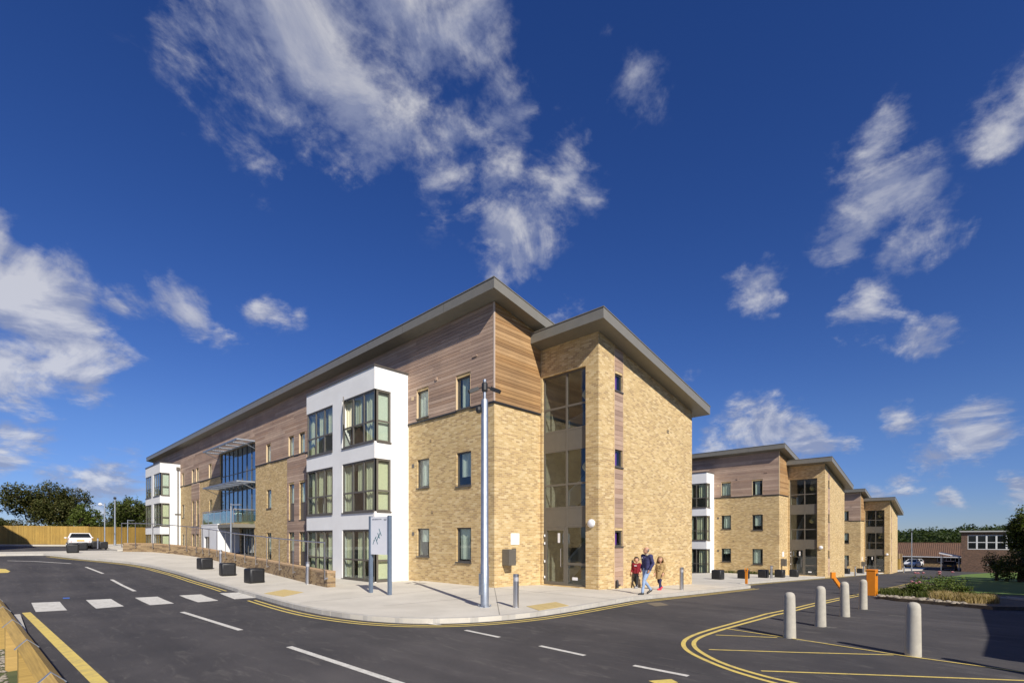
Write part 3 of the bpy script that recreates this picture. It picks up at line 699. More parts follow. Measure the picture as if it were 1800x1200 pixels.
def bay(root, y0, y1, r, near):
    XB = -1.8; BZ = [(-.4,-.02),(2.34,3.14),(5.52,6.28),(8.62,9.63)]; th = .22
    c0, c1 = y0+2.97, y0+3.95
    mb = MB()
    for (a, b) in BZ: mb.box(XB, -.002, y0, y1, a, b)
    for (a, b) in ((-.02,2.34),(3.14,5.52),(6.28,8.62)):
        mb.box(XB, XB+th+.25, c0, c1, a, b); mb.box(-.96, -.002, y0, y0+th, a, b); mb.box(-.96, -.002, y1-th, y1, a, b)
    bw_ = mb.build('bay_wall', MT['white'], root)
    mb = MB(); mb.box(XB-.05, -.035, y0-.05, y1+.05, 9.632, 9.70); mb.build('coping', MT['frame'], bw_)
    for k, (a, b) in enumerate(((-.02,2.34),(3.14,5.52),(6.28,8.62))):
        rz = a+.95
        mpf = fx(XB)
        for side, (u0, u1) in enumerate(((y0+.03, c0), (c1, y1-.03))):
            mb = MB(); n = 3
            cols = [u0+(u1-u0)*(i+1)/n for i in range(n-1)]
            frame_mesh(mb, mpf, u0, u1, a+.02, b-.006, cols, [rz], .035, .11, .07)
            # return pane round the outer corner
            yy = y0 if side == 0 else y1
            s = 1 if side == 0 else -1
            mps = (lambda Y, s: (lambda u, z, d: (u, Y+d*s, z)))(yy, s)
            frame_mesh(mb, mps, XB+.115, -.964, a+.02, b-.006, [], [rz], .035, .11, .07)
            if side == 0: bars(mb, mps, XB+.035, XB+.21, a+.02, b-.006, .03, .034)
            win = mb.build('bay_window', [MT['frame_l']], root)
            e = [u0]+cols+[u1]
            def pane_(mp_, *q): m_ = MB(); bars(m_, mp_, *q); m_.build('pane', MT['glass'], win)
            for i in range(n):
                for (za, zb) in ((a+.08, rz-.04), (rz+.04, b-.07)):
                    if near and side == 0 and k == 2 and i == 2 and za > rz: continue
                    pane_(mpf, e[i]+.05, e[i+1]-.05, za, zb, .066, .074)
            for (za, zb) in ((a+.08, rz-.04), (rz+.04, b-.07)): pane_(mps, XB+.17, -1.03, za, zb, .066, .074)
            mb = MB(); bars(mb, mpf, u0, u1, a-.035, a+.02, -.05, .1)
            p = mps(XB-.0, a-.035, -.05); q = mps(-.95, a+.02, .1); mb.box(p[0]+.102, q[0], p[1], q[1], p[2], q[2]); mb.build('sill', MT['frame'], win)
            # curtains just behind the glass
            mb = MB()
            for i in range(n):
                w_ = e[i+1]-e[i]; f0, f1 = r.choice([(.3,.98),(.42,1.0),(.12,.8),(.35,.95)])
                zl = a+.1 if r.random() < .75 else rz
                curtain(mb, mpf, e[i]+w_*f0, e[i]+w_*f1, zl, b-.12, .2+.02*i, .035, .17)
            mb.build('curtain', MT['curtain'], win, smooth=60, fix=False)
            mb = MB(); xs = XB+.3
            mb.quad(mps(XB+.26, a+.1, .2), mps(-1.0, a+.1, .2), mps(-1.0, b-.14, .2), mps(XB+.26, b-.14, .2)); mb.build('blind', MT['curtain'] if k < 2 else MT['blind'], win, fix=False)
        if near and k == 2:                        # one sash stands open at the top
            mb = MB(); hy = y0+1.98+.02; p0 = Vector((XB+.03, c0-.03, 0)); ang = R(28)
            dv = Vector((-math.sin(ang), -math.cos(ang), 0)); W_ = .9
            def mpo(u, z, d): q = p0+dv*u; return (q.x+d*math.cos(ang), q.y-d*math.sin(ang), z)
            for (u_0,u_1,z_0,z_1) in ((0,W_,rz+.05,rz+.11),(0,W_,b-.09,b-.03),(0,.06,rz+.11,b-.09),(W_-.06,W_,rz+.11,b-.09)):
                vs = [mpo(u,z,d) for z in (z_0,z_1) for (u,d) in ((u_0,0),(u_1,0),(u_1,.05),(u_0,.05))]
                mb.add(vs, [(0,3,2,1),(4,5,6,7),(0,1,5,4),(1,2,6,5),(2,3,7,6),(3,0,4,7)])
            sash = mb.build('open_sash', MT['frame_l'], bw_)
            mb = MB(); vs = [mpo(u,z,d) for z in (rz+.11,b-.09) for (u,d) in ((.06,.02),(W_-.06,.02),(W_-.06,.028),(.06,.028))]
            mb.add(vs, [(0,3,2,1),(4,5,6,7),(0,1,5,4),(1,2,6,5),(2,3,7,6),(3,0,4,7)])
            mb.build('pane', MT['glass'], bw_)
        mb = MB(); mb.box(-.1, -.05, y0+th+.02, y1-th-.02, a, b); mb.build('inner_wall', MT['room'], bw_)

def block(loc, label, length, full, seed, cats):
    r = random.Random(seed)
    root = thing('residential_block', label, 'building', loc, 0, 'residential blocks stepping down the side road')
    mpf = fx(0); H = lambda u: 11.19
    mid = lambda a, b, z0, z1: (a, b, z0, z1)
    W = []   # (opening, style, kwargs)
    A0, A1, B0, B1 = 1.37, 2.29, 4.2, 5.1
    W += [((A0,A1,.94,2.38), (.25,.9,.08,'blind'), {}), ((A0,A1,4.11,5.54), (.2,.8,.28,'blind'), {}), ((A0,A1,7.34,8.67), (.3,.75,.03,'blind'), dict(lining='timber_trim')),
          ((B0,B1,1.11,2.38), (.0,.8,.52 if full else .6,'blind'), {}), ((B0,B1,4.24,5.55), (.05,.8,.08,'blind'), {}), ((B0,B1,7.44,8.68), (.1,.95,.05,'blind'), dict(lining='timber_trim'))]
    strips = []
    def singles(a, b): return [((a,b,.12,2.31), (.2,.9,.3,'blind'), dict(rowz=.95)), ((a,b,4.05,5.37), (.1,.6,0,'curtain'), {}), ((a,b,7.33,8.56), (.15,.95,.05,'blind'), dict(lining='timber_trim'))]
    def pairs(a, b): return [((a,b,.1,2.32), (.0,.9,.45,'curtain'), dict(rowz=1.05,panel=1.05)), ((a,b,3.1,5.48), (.0,.8,.45,'curtain'), dict(rowz=4.2,panel=4.2)), ((a,b,7.33,8.6), (.2,1,.05,'blind'), dict(lining='timber_trim'))]
    if full:
        W += pairs(16.95,17.82)+pairs(18.6,19.45)+singles(22.5,23.32)+singles(36.15,36.95)+pairs(40.15,41.05)+pairs(41.65,42.5)+singles(45.4,46.3)
        strips = [(16.75,19.7),(39.95,42.7)]
        AT = (25.5, 33.8)
    ops = [x[0] for x in W]
    wall_ops = ops+([(AT[0],AT[1],3.2,9.12),(AT[0]+.3,AT[0]+3.2,-.04,2.7)] if full else [])
    mb = MB(); grid_wall(mb, mpf, 0, length, -.8, 11.19, wall_ops, .16)
    wall = mb.build('facade_wall', MT['brick'], root, fix=False)
    for (o, st, kw) in W:
        fl = r.random()
        window(root, mpf, o, st, **kw)
    # cedar cladding on the top storey, black drip below it
    clad_ops = ops+([(AT[0]-.01,AT[1]+.01,3.2,9.14)] if full else [])
    clad_facade(root, 0.03, length, CLZ+.035, 11.19, clad_ops, 34.0 if full else 0, r)
    if strips:
        sm = MB(); tones = []
        for (a, b) in strips:
            for (za, zb) in board_rows(-.03, CLZ-.05):
                for (s, e) in spans(a, b, [(o[0], o[1]) for o in ops if o[2] < zb-.01 and o[3] > za+.01]):
                    sm.box(-.03, -.001, s, e, za, zb); tones += [r.random()]*6
        ob = sm.build('cladding_strip', MT['board'], root, fix=False); ob['kind'] = 'stuff'
        ob.data.attributes.new('tone', 'FLOAT', 'FACE').data.foreach_set('value', tones)
    mb = MB()
    for (s, e) in spans(-.045, length, ([(AT[0]-.01, AT[1]+.01)] if full else [])+[(o[0]-.02, o[1]+.02) for o in ops if o[2] < CLZ+.07 and o[3] > CLZ]):
        mb = MB(); mb.box(-.055, -.001, s, e, CLZ-.045, CLZ+.03); mb.build('drip_trim', MT['black'], root)
    mb = MB(); mb.box(-.001, XT-.003, -.055, -.0015, CLZ-.045, CLZ+.03); mb.build('return_drip_trim', MT['black'], root)
    # side return
    mb = MB(); grid_wall(mb, fy(0), 0, XT, -.8, 11.19, [], .1, top=main_top); mb.build('return_wall', MT['brick'], root, fix=False)
    clad_side(root, XT-.004, CLZ+.035, main_top, r, full)
    mb = MB(); mb.box(-.04, .0, -.045, .025, CLZ+.03, 11.17); mb.build('corner_trim', mat('silvered_corner_trim', (.55,.44,.36), .7) if full else MT['timber_trim'], root)
    # roofs
    def roof(x0, x1, y0, y1, base, xref, th, name):
        f = lambda x: base-PITCH*(x-xref)
        vs = [(x,y,f(x)+dz) for dz in (.001,th) for (x,y) in ((x0,y0),(x1,y0),(x1,y1),(x0,y1))]
        o = MB().add(vs, [(0,3,2,1),(4,5,6,7),(0,1,5,4),(1,2,6,5),(2,3,7,6),(3,0,4,7)]).build(name, MT['roof'], root)
        m2 = MB(); t = .022
        vs2 = [(x,y,f(x)+dz) for dz in (th,th+.03) for (x,y) in ((x0-t,y0-t),(x1+t,y0-t),(x1+t,y1+t),(x0-t,y1+t))]
        m2.add(vs2, [(0,3,2,1),(4,5,6,7),(0,1,5,4),(1,2,6,5),(2,3,7,6),(3,0,4,7)]); m2.build('verge_trim', MT['roof'], o)
        return o
    ro = roof(-.62, 12.6, -.62, length+.6, 11.19, 0, .39, 'roof')
    mb = MB()                                   # fascia panel joints
    for i in range(1, int(length/3)):
        y = -.62+i*3.0; mb.box(-.6255, -.6205, y-.005, y+.005, 11.19+PITCH*.62+.01, 11.19+PITCH*.62+.38)
    mb.build('panel_joint', MT['frame'], ro)
    roof(XT-.66, 12.0, YT-.66, -.004, 9.97, 2.95, .4, 'tower_roof')
    # tower
    wf = fx(XT)
    mb = MB(); mp2 = lambda u, z, d: (XT+d, -u, z)
    grid_wall(mb, mp2, 0.0, -YT, -.8, tower_top(XT), [(-G0,-G1,-.03,8.81)], .14); mb.build('tower_front_wall', MT['brick'], root, fix=False)
    ws = [(3.93,4.52,1.6,2.25),(3.93,4.52,4.86,5.57),(3.93,4.52,7.97,8.67)]
    mb = MB(); grid_wall(mb, fy(YT), XT, XE, -.9, 8.0, ws[:2], .1);
    mb = MB(); grid_wall(mb, fy(YT), XT, XE, -.9, 9.0, ws, .1, top=tower_top); mb.build('tower_side_wall', MT['brick'], root, fix=False)
    for o in ws: window(root, fy(YT), o, (.0,.55,.0,'purple'), sill=True, name='slot_window', inset=.05)
    sm = MB(); tones = []
    for (za, zb) in board_rows(-.03, tower_top(4.6), .2):
        for (s, e) in spans(3.9, 4.55, [(o[0], o[1]) for o in ws if o[2] < zb-.01 and o[3] > za+.01]): sm.box(s, e, YT-.012, YT-.001, za, zb); tones += [r.random()]*6
    ob = sm.build('cladding_strip', MT['board'], root, fix=False); ob['kind'] = 'stuff'
    ob.data.attributes.new('tone', 'FLOAT', 'FACE').data.foreach_set('value', tones)
    mb = MB(); mb.box(3.865, 3.898, YT-.02, YT-.0012, -.3, tower_top(3.9)-.01); mb.box(4.552, 4.57, YT-.02, YT-.0012, -.3, tower_top(4.57)-.01); mb.build('strip_trim', MT['timber_trim'], root)
    mb = MB(); mb.box(8.5,8.72,YT-.012,YT-.001,7.02,7.06); mb.box(8.5,8.72,YT-.012,YT-.001,6.94,6.98); mb.build('vent', MT['frame'], root)
    # stair glazing: frame, panels, panes, door
    gm = lambda u, z, d: (XT+.09+d, -u, z)
    a, b = -G0, -G1; m_ = 1.36
    mb = MB(); frame_mesh(mb, gm, a, b, -.03, 8.81, [m_], [2.42,3.21,4.17,5.60,6.43,7.40], 0, .07, .075)
    gf = mb.build('stair_glazing', MT['frame_l'], root)
    mb = MB(); door_u = (a+.075, m_-.045); zt = 2.375
    def gp_(*q): m2 = MB(); bars(m2, gm, *q); m2.build('pane', MT['glass'], gf)
    for (u0,u1,z0,z1) in ((m_+.045,b-.075,.05,.83),(m_+.045,b-.075,.93,zt)): gp_(u0,u1,z0,z1,.03,.04)
    for (z0,z1) in ((3.255,4.13),(4.21,5.555),(6.475,7.36),(7.44,8.735)):
        for (u0,u1) in ((a+.075,m_-.045),(m_+.045,b-.075)): gp_(u0,u1,z0,z1,.03,.04)
    for (z0,z1) in ((2.465,3.165),(5.645,6.385)):
        for (u0,u1) in ((a+.077,m_-.047),(m_+.047,b-.077)):
            mb = MB(); bars(mb, gm, u0,u1,z0,z1,.012,.05); mb.build('spandrel_panel', MT['frame_l'], gf)
    mb = MB(); bars(mb, gm, m_+.045, b-.075, .83, .93, .004, .066); mb.build('transom', MT['frame_l'], gf)
    mb = MB(); u0, u1 = door_u; frame_mesh(mb, gm, u0+.004, u1-.004, .0, zt, [], [], -.012, .05, .11); dr = mb.build('door', MT['frame_l'], root)
    mb = MB(); bars(mb, gm, u0+.11, u1-.11, .11, zt-.11, .012, .022); mb.build('pane', MT['glass'], dr)
    mb = MB(); hu = u1-.2; p = [gm(hu,.75,-.09), gm(hu,1.5,-.09)]
    mb.tube([gm(hu,.75,-.0),gm(hu,.75,-.085),gm(hu,1.5,-.085),gm(hu,1.5,-.0)], .016, 6); mb.build('handle', MT['steel'], dr)
    for zz in (.28,.95,1.72,2.05):
        mb = MB(); c = gm(u0+.0,zz,-.03); mb.tube([(c[0],c[1],c[2]-.05),(c[0],c[1],c[2]+.05)], .03, 6); mb.build('hinge', MT['globe'], dr)
    mb = MB(); bars(mb, gm, u1-.42, u1-.3, 1.75, 2.15, .004, .008); bars(mb, gm, m_+.28, m_+.55, .22, .34, .018, .024); mb.build('notice', MT['globe'], dr)
    # stair hall behind the glass
    mb = MB(); room(mb, gm, a-.05, b+.3, -.03, 8.9, .1, 5.2); hall = mb.build('stair_hall', MT['room'], root, fix=False)
    for zz in (3.0, 6.2):
        mb = MB(); mb.box(XT+.2, XT+1.5, G1-.25, G0+.03, zz-.25, zz); mb.box(XT+3.6, XT+5.2, G1-.25, G0+.03, zz-.25, zz); mb.build('landing', MT['white'], hall)
    for zb_, zt_ in ((0,1.55),(3.0,4.6),(6.2,7.4)):
        mb = MB(); x0, x1, y0, y1 = XT+1.5, XT+3.7, G0-.35, G0-.2
        mb.add([(x0,y0,zb_),(x1,y0,zt_),(x1,y0,zt_+.9),(x0,y0,zb_+1.0),(x0,y1,zb_),(x1,y1,zt_),(x1,y1,zt_+.9),(x0,y1,zb_+1.0)], [(0,1,2,3),(4,7,6,5),(0,4,5,1),(3,2,6,7),(1,5,6,2),(0,3,7,4)])
        mb.build('stair_flight', MT['white'], hall)
    for zz in (4.95, 8.0):
        mb = MB(); mb.lathe([(.02,-.22),(.13,-.17),(.2,-.05),(.2,.05),(.13,.17),(.02,.22)], 12, (XT+1.0, -1.75, zz)); mb.build('pendant_lamp', MT['lampshade'], hall, smooth=60)
    # wall light by the door
    mb = MB(); mb.lathe([(.02,-.13),(.10,-.115),(.158,-.07),(.17,-.03),(.165,-.002)], 20, (XT, (G1+YT)/2+.02, 2.52), 'x'); mb.build('bulkhead_light', MT['globe'], root, smooth=50)
    # rear closing walls
    mb = MB(); mb.quad((12.2,0,-.8),(12.2,length,-.8),(12.2,length,main_top(12.2)),(12.2,0,main_top(12.2)))
    mb.quad((0,length,-.8),(12.2,length,-.8),(12.2,length,main_top(12.2)),(0,length,11.19))
    mb.quad((XE,YT,-.9),(XE,.0,-.9),(XE,.0,tower_top(XE)),(XE,YT,tower_top(XE)))
    mb.quad((XT,0.003,-.8),(12.2,0.003,-.8),(12.2,.003,main_top(12.2)),(XT,.003,main_top(XT))); mb.build('rear_wall', MT['brick'], root, fix=False)
    # bays
    bay(root, 5.8, 12.73, r, full)
    if full: bay(root, 46.85, 53.75, r, False)
    # small wall fittings: extract vents, intercom cabinet, notice
    for zz in (2.06, 5.22, 8.35):
        mb = MB(); mb.box(-.05 if zz > 8 else -.02, -.001, 5.34, 5.5, zz, zz+.17); mb.build('extract_vent', MT['timber_trim'] if zz > 8 else MT['frame'], root)
    mb = MB(); mb.box(-.075,-.032,3.55,3.68,8.9,9.02); mb.box(-.075,-.032,.95,1.2,9.3,9.36); mb.build('outlet', MT['board'], root)
    mb = MB(); mb.box(-.02,-.001,4.0,4.13,6.25,6.36); mb.box(-.02,-.001,3.9,4.02,3.05,3.16); mb.build('air_brick', MT['brick_low'], root)
    mb = MB(); mb.bevbox(.42,.80,-.42,-.001,.86,1.5,.012); cb = mb.build('letterbox_bank', MT['frame_l'], root)
    for i in range(6): m2 = MB(); m2.box(.44,.78,-.424,-.4195,.875+i*.103,.965+i*.103); m2.build('letterbox_door', MT['frame_l'], cb)
    mb = MB(); mb.box(.98,1.16,-.08,-.001,1.12,1.52); cb = mb.build('intercom', MT['frame'], root)
    for zz in (1.42,1.34,1.2): m2 = MB(); m2.box(1.02,1.10,-.084,-.0795,zz-.02,zz+.02); m2.build('button', MT['steel'], cb)
    mb = MB(); mb.tube([(1.08,-.03,.93),(1.08,-.03,1.02)],.05,8); mb.box(1.14,1.22,-.03,-.001,.92,1.04); mb.build('key_safe', MT['black'], root)
    mb = MB(); mb.box(.92,1.42,-.02,-.001,1.68,2.14); nb = mb.build('notice', mat('notice_white', (.8,.8,.8), .5), root)
    ink = mat('pale_notice_ink', (.45,.5,.56), .6)
    m2 = MB()
    for (x0,x1,zz) in ((1.04,1.18,2.0),(1.02,1.28,1.8),(1.0,1.32,1.765),(1.06,1.22,1.88)): m2.box(x0,x1,-.0225,-.0195,zz,zz+.014)
    m2.build('print', ink, nb)
    if full:
        atrium(root, AT, r)
        mb = MB(); mb.tube([(-.25,46.8,-.1),(-.25,46.8,9.0)],.06,8); dp = mb.build('downpipe', MT['frame_l'], root)
        mb = MB(); mb.prism([(-.4,46.7),(-.1,46.7),(-.1,46.84),(-.4,46.84)],9.0,9.3); mb.box(-.55,.05,46.72,46.78,4.4,4.46); mb.build('hopper', MT['frame_l'], dp)
        mb = MB(); mb.lathe([(.06,0),(.06,.18),(.045,.3),(.03,.33)],10,(3.98,YT-.09,-.08)); mb.box(4.02,4.3,YT-.06,YT-.02,.0,.04); mb.build('gas_vent', MT['black'], root, smooth=50)
    return root

def atrium(root, AT, r):
    y0, y1 = AT; mpa = fx(.04)
    cols = [y0+(y1-y0)*i/8 for i in range(1, 8)]
    mb = MB(); frame_mesh(mb, mpa, y0, y1, 3.2, 9.12, cols, [4.0,5.75,6.25,7.15], 0, .1, .05)
    fr = mb.build('atrium_glazing', MT['frame'], root)
    e = [y0]+cols+[y1]
    for i in range(8):
        for (za, zb) in ((3.25,3.97),(4.03,5.72),(5.78,6.22),(6.28,7.12),(7.18,9.07)):
            mb = MB(); bars(mb, mpa, e[i]+.04, e[i+1]-.04, za, zb, .045, .055); mb.build('pane', MT['glass_blue'], fr)
    mb = MB(); room(mb, mpa, y0-.1, y1+.1, 3.1, 9.2, .12, 4.5); hall = mb.build('atrium_room', MT['room'], root, fix=False)
    mb = MB(); mb.box(.2,4.5,y0,y1,6.0,6.3); mb.build('floor_slab', MT['white'], hall)
    mb = MB()
    for (u, wd) in ((25.8,.5),(26.7,.6),(27.8,.5),(29.9,.4),(31.6,.5),(33.0,.5)):
        for (za, zb) in ((3.3,5.9),(6.4,8.9)): curtain(mb, mpa, u, u+wd, za, zb, .5, .05, .2)
    mb.build('curtain', MT['blind'], hall, smooth=60, fix=False)
    # sun-shading canopies
    for zc in (9.18, 6.12):
        mb = MB(); X1 = -1.25; ya, yb = y0+.05, y1+.15
        for x in (-.06, X1): mb.box(x-.04, x+.04, ya, yb, zc-.06, zc+.06)
        for i in range(6):
            y = ya+(yb-ya)*i/5; mb.box(X1+.04, -.1, y-.035, y+.035, zc-.05, zc+.05)
        c = mb.build('canopy', MT['galv'], root)
        ny = 5
        for j in range(ny):
            a_, b_ = ya+(yb-ya)*j/ny+.05, ya+(yb-ya)*(j+1)/ny-.05
            for i in range(7):
                x = X1+.16+i*.15; mb = MB(); mb.obox((x,(a_+b_)/2,zc), (.06,0,.035), (0,(b_-a_)/2,0), (-.004,0,.007)); mb.build('louvre', MT['galv'], c)
        mb = MB()
        for y in (ya+.05, yb-.05): mb.tube([(X1+.1,y,zc-.03),(-.03,y,zc-.55)],.025,6)
        mb.build('bracket', MT['galv'], c)
    # entrance pod with balcony over
    mb = MB(); P0, P1, XP = 29.0, 33.3, -1.55
    mb.box(XP, -.002, y0+.05, P1, 2.72, 2.98)
    sl = mb.build('balcony_slab', MT['roof'], root)
    mb = MB(); grid_wall(mb, fx(XP), P0, P1, -.5, 2.718, [(31.1,32.5,-.04,2.05)], .2)
    mb.quad((XP,P0,-.5),(-.003,P0,-.5),(-.003,P0,2.718),(XP,P0,2.718)); mb.quad((XP,P1,-.5),(-.003,P1,-.5),(-.003,P1,2.718),(XP,P1,2.718))
    pod = mb.build('entrance_wall', MT['white'], root, fix=False)
    mb = MB(); mb.box(XP-.01,-.002,P0-.01,P1+.01,2.722,2.976); mb.box(XP-.03, XP+.1, P0-.03, P1+.02, 2.98, 3.05); mb.build('parapet', MT['white'], pod)
    mb = MB(); frame_mesh(mb, fx(XP), 31.1, 32.5, -.04, 2.05, [31.8], [], .1, .16); dd = mb.build('door', MT['frame'], root)
    mb = MB(); bars(mb, fx(XP), 31.15, 32.45, .02, 2.0, .125, .135); mb.build('pane', MT['carglass'], dd)
    mb = MB(); frame_mesh(mb, fx(0), y0+.3, y0+3.2, -.04, 2.7, [y0+1.0,y0+1.8,y0+2.5], [2.05], .06, .12); dd = mb.build('entrance_screen', MT['frame_l'], root)
    mb = MB(); bars(mb, fx(0), y0+.35, y0+3.15, .02, 2.65, .085, .095); mb.build('pane', MT['glass'], dd)
    mb = MB(); room(mb, fx(0), y0+.2, y0+3.3, -.04, 2.75, .2, 3.5); mb.build('lobby', MT['white'], dd, fix=False)
    # balcony balustrade
    mb = MB(); mb.tube([(-.05,y0+.12,4.05),(XP+.08,y0+.12,4.05),(XP+.08,P1-.08,4.05),(-.05,P1-.08,4.05)],.03,8); bal = mb.build('balcony_rail', MT['steel'], root)
    ys = [y0+.12+(P1-.2-y0)*i/5 for i in range(6)]
    for y in ys: m2 = MB(); m2.tube([(XP+.08,y,2.98),(XP+.08,y,4.04)],.022,6); m2.build('baluster', MT['steel'], bal)
    for p, q in zip(ys, ys[1:]): m2 = MB(); m2.box(XP+.075,XP+.087,p+.06,q-.06,3.06,3.95); m2.build('glass_panel', MT['glass_green'], bal)
    m2 = MB(); m2.box(XP+.2,-.1,y0+.115,y0+.127,3.06,3.95); m2.build('glass_panel', MT['glass_green'], bal)

b1 = block((0,0,0), 'long buff brick and cedar block with glazed atrium and two white bays', 59.5, True, 3, None)
b2 = block((35.1,-.6,-1.44), 'buff brick block behind the row of five black cube bollards', 26, False, 5, None)
b3 = block((70.6,-1.35,-2.9), 'farthest buff brick block beside the grey cabinet and fenced bin store', 26, False, 9, None)
# ---------------------------------------------------------------- retaining wall with guard rail
wt = thing('retaining_wall', 'low brown brick retaining wall along the sloping pavement', 'wall', (wall_path[0][0], wall_path[0][1], 0))
ox, oy = wall_path[0]
def off_pts(d): return offset_line(wall_path, d)
pa, pb = off_pts(0), off_pts(-.33)
mb = MB(); n = len(wall_path); vs = []
for p, q in zip(pa, pb):
    zt = gz(p.x, p.y)+.64
    vs += [(p.x-ox,p.y-oy,-.5),(p.x-ox,p.y-oy,zt-.075),(q.x-ox,q.y-oy,zt-.075),(q.x-ox,q.y-oy,-.5)]
fs = [(0,1,2,3), tuple(4*(n-1)+k for k in (3,2,1,0))]
for i in range(n-1):
    for k in range(4): fs.append((4*i+k, 4*i+(k+1)%4, 4*(i+1)+(k+1)%4, 4*(i+1)+k))
mb.add(vs, fs); mb.build('brickwork', MT['brick_low'], wt)
cop = resample(wall_path, .075)
mb = MB(); tones = []
for a, b in zip(cop, cop[1:]):
    t = (b-a).normalized(); nr = Vector((-t.y, t.x)); c = (a+b)/2+nr*(-.165); z = gz(c.x, c.y)+.64-.037
    mb.obox((c.x-ox,c.y-oy,z), (t.x*.034,t.y*.034,0), (nr.x*.172,nr.y*.172,0), (0,0,.037+rng.uniform(0,.003))); tones += [rng.random()]*6
cp = mb.build('coping', speckled('coping_brick', (.42,.29,.17), (.34,.23,.13), 6, .9), wt); cp['kind'] = 'stuff'
gr = thing('guard_rail', 'steel handrail on slim posts fixed to the low brick wall', 'railing', (ox, oy, 0))
rail = offset_line(wall_path, .10)
cols_px = [573,541,515,491,469,449,430,412,396,381,367.5,355.5,345,328,298,268,238,209]
hp = []
def handz(p): return gz(p.x, p.y)+1.76+.012*max(0, p.y-4.5)
mb = MB(); mb.tube([(p.x-ox, p.y-oy, handz(p)) for p in rail], .028, 8); mb.build('handrail', MT['steel'], gr, smooth=50)
def path_at_px(px):
    best = None
    for a, b in zip(rail, rail[1:]):
        for i in range(12):
            p = a+(b-a)*(i/12); d = Vector((p.x-CAM.x, p.y-CAM.y)); xc = d.x*DRX+d.y*DLX; dp = d.x*DRY+d.y*DLY
            e = abs(CX+F_PX*xc/dp-px)
            if best is None or e < best[0]: best = (e, p, (b-a).normalized())
    return best[1], best[2]
for cp_ in cols_px:
    p, t = path_at_px(cp_); z0 = gz(p.x, p.y)+.3; z1 = handz(p)-.02
    mb = MB(); c = (p.x-ox, p.y-oy, (z0+z1)/2)
    mb.obox(c, (t.x*.025,t.y*.025,0), (-t.y*.01,t.x*.01,0), (0,0,(z1-z0)/2))
    nr = Vector((-t.y, t.x)); q = p-nr*.06
    mb.obox((q.x-ox,q.y-oy,z0+.06), (t.x*.02,t.y*.02,0), (nr.x*.06,nr.y*.06,0), (0,0,.03)); mb.build('post', MT['steel'], gr)
# ---------------------------------------------------------------- black cube bollards
def make_cube():
    t = thing('cube_bollard', '', 'bollard', (0,0,0), 0, 'black cube bollards on the pavement')
    s = .31; mb = MB(); mb.bevbox(-s,s,-s,s,0,.62,.045); mb.build('body', MT['rubber'], t, smooth=50)
    for a in range(4):
        m2 = MB(); ca, sa = round(math.cos(a*math.pi/2)), round(math.sin(a*math.pi/2))
        vs = [(-.22,-s-.012,.09),(.22,-s-.012,.09),(.22,-s-.012,.53),(-.22,-s-.012,.53),(-.25,-s+.002,.06),(.25,-s+.002,.06),(.25,-s+.002,.56),(-.25,-s+.002,.56)]
        vs = [(x*ca-y*sa, x*sa+y*ca, z) for x, y, z in vs]
        m2.add(vs, [(0,1,2,3),(4,5,1,0),(5,6,2,1),(6,7,3,2),(7,4,0,3)]); m2.build('face_panel', MT['rubber'], t)
    return t
cube0 = make_cube(); note_children()
cubes = [((447,1024.7),'scuffed black cube bollard nearest the buff tactile paving'),((400,1012),'black cube bollard in the middle of the three by the brick wall'),((360,1000.5),'black cube bollard beside the steel post at the brick wall'),
 ((128,971.5),'black cube bollard on the pavement corner behind the white car'),((145,966.5),'black cube bollard right under the white car tailgate'),((168,962),'small black cube bollard left of the far steel post by the timber fence'),((181,963.5),'small black cube bollard right of the far steel post by the timber fence'),
 ((1262,1018),'black cube bollard standing alone near the corner of the first tower'),((1307,1016.5),'black cube bollard behind the thin orange post'),((1342,1015),'black cube bollard under the second window of the middle block'),((1371,1014.5),'black cube bollard in front of the letterboxes of the middle block'),((1396,1013.5),'black cube bollard in front of the middle block glazed door'),
 ((1488,1008),'black cube bollard in front of the grey utility cabinet'),((1512,1007),'black cube bollard at the door of the farthest block')]
for i, ((px, py), lb) in enumerate(cubes):
    P = gp(px, py); o = cube0 if i == 0 else copy_tree(cube0)
    s_ = .26 if False else 0
    dirv = Vector((P.x-CAM.x, P.y-CAM.y)).normalized()*.3
    o.location = (P.x+dirv.x, P.y+dirv.y, gz(P.x+dirv.x, P.y+dirv.y)-.004); o.rotation_euler = (0,0,R(rng.uniform(-6,6))); o['label'] = lb
# ---------------------------------------------------------------- steel light bollards
def make_boll():
    t = thing('light_bollard', '', 'bollard', (0,0,0), 0, 'brushed steel light bollards')
    mb = MB(); mb.lathe([(.095,0),(.095,.008),(.082,.01),(.082,.74)], 20); mb.build('tube', MT['steel'], t, smooth=40)
    mb = MB(); mb.lathe([(.074,.74),(.074,.86)], 20); mb.build('lens', MT['globe'], t, smooth=40)
    for i in range(4): m2 = MB(); m2.lathe([(.083,.752+i*.028),(.083,.764+i*.028)], 20); m2.build('louvre', MT['steel'], t, smooth=40)
    mb = MB(); mb.lathe([(.084,.86),(.084,.925),(.07,.94)], 20); mb.build('cap', MT['steel'], t, smooth=40)
    return t
boll0 = make_boll(); note_children()
bl = [((907,1067),'steel light bollard beside the tall camera mast'),((541,1026),'steel light bollard at the near end of the brick wall'),((388,None),'steel light bollard behind the middle black cube at the brick wall'),((1198,1036),'steel light bollard beside the walking girl'),
 ((1356,1015.8),'steel light bollard between two black cubes at the middle block'),((1503,1012),'steel light bollard by the utility cabinet of the farthest block'),((1518,1008),'steel light bollard at the kerb behind the orange barrier cabinet'),((1589,1006),'steel light bollard by the bin store fence'),((172,963.5),'steel light bollard between two small black cubes by the timber fence')]
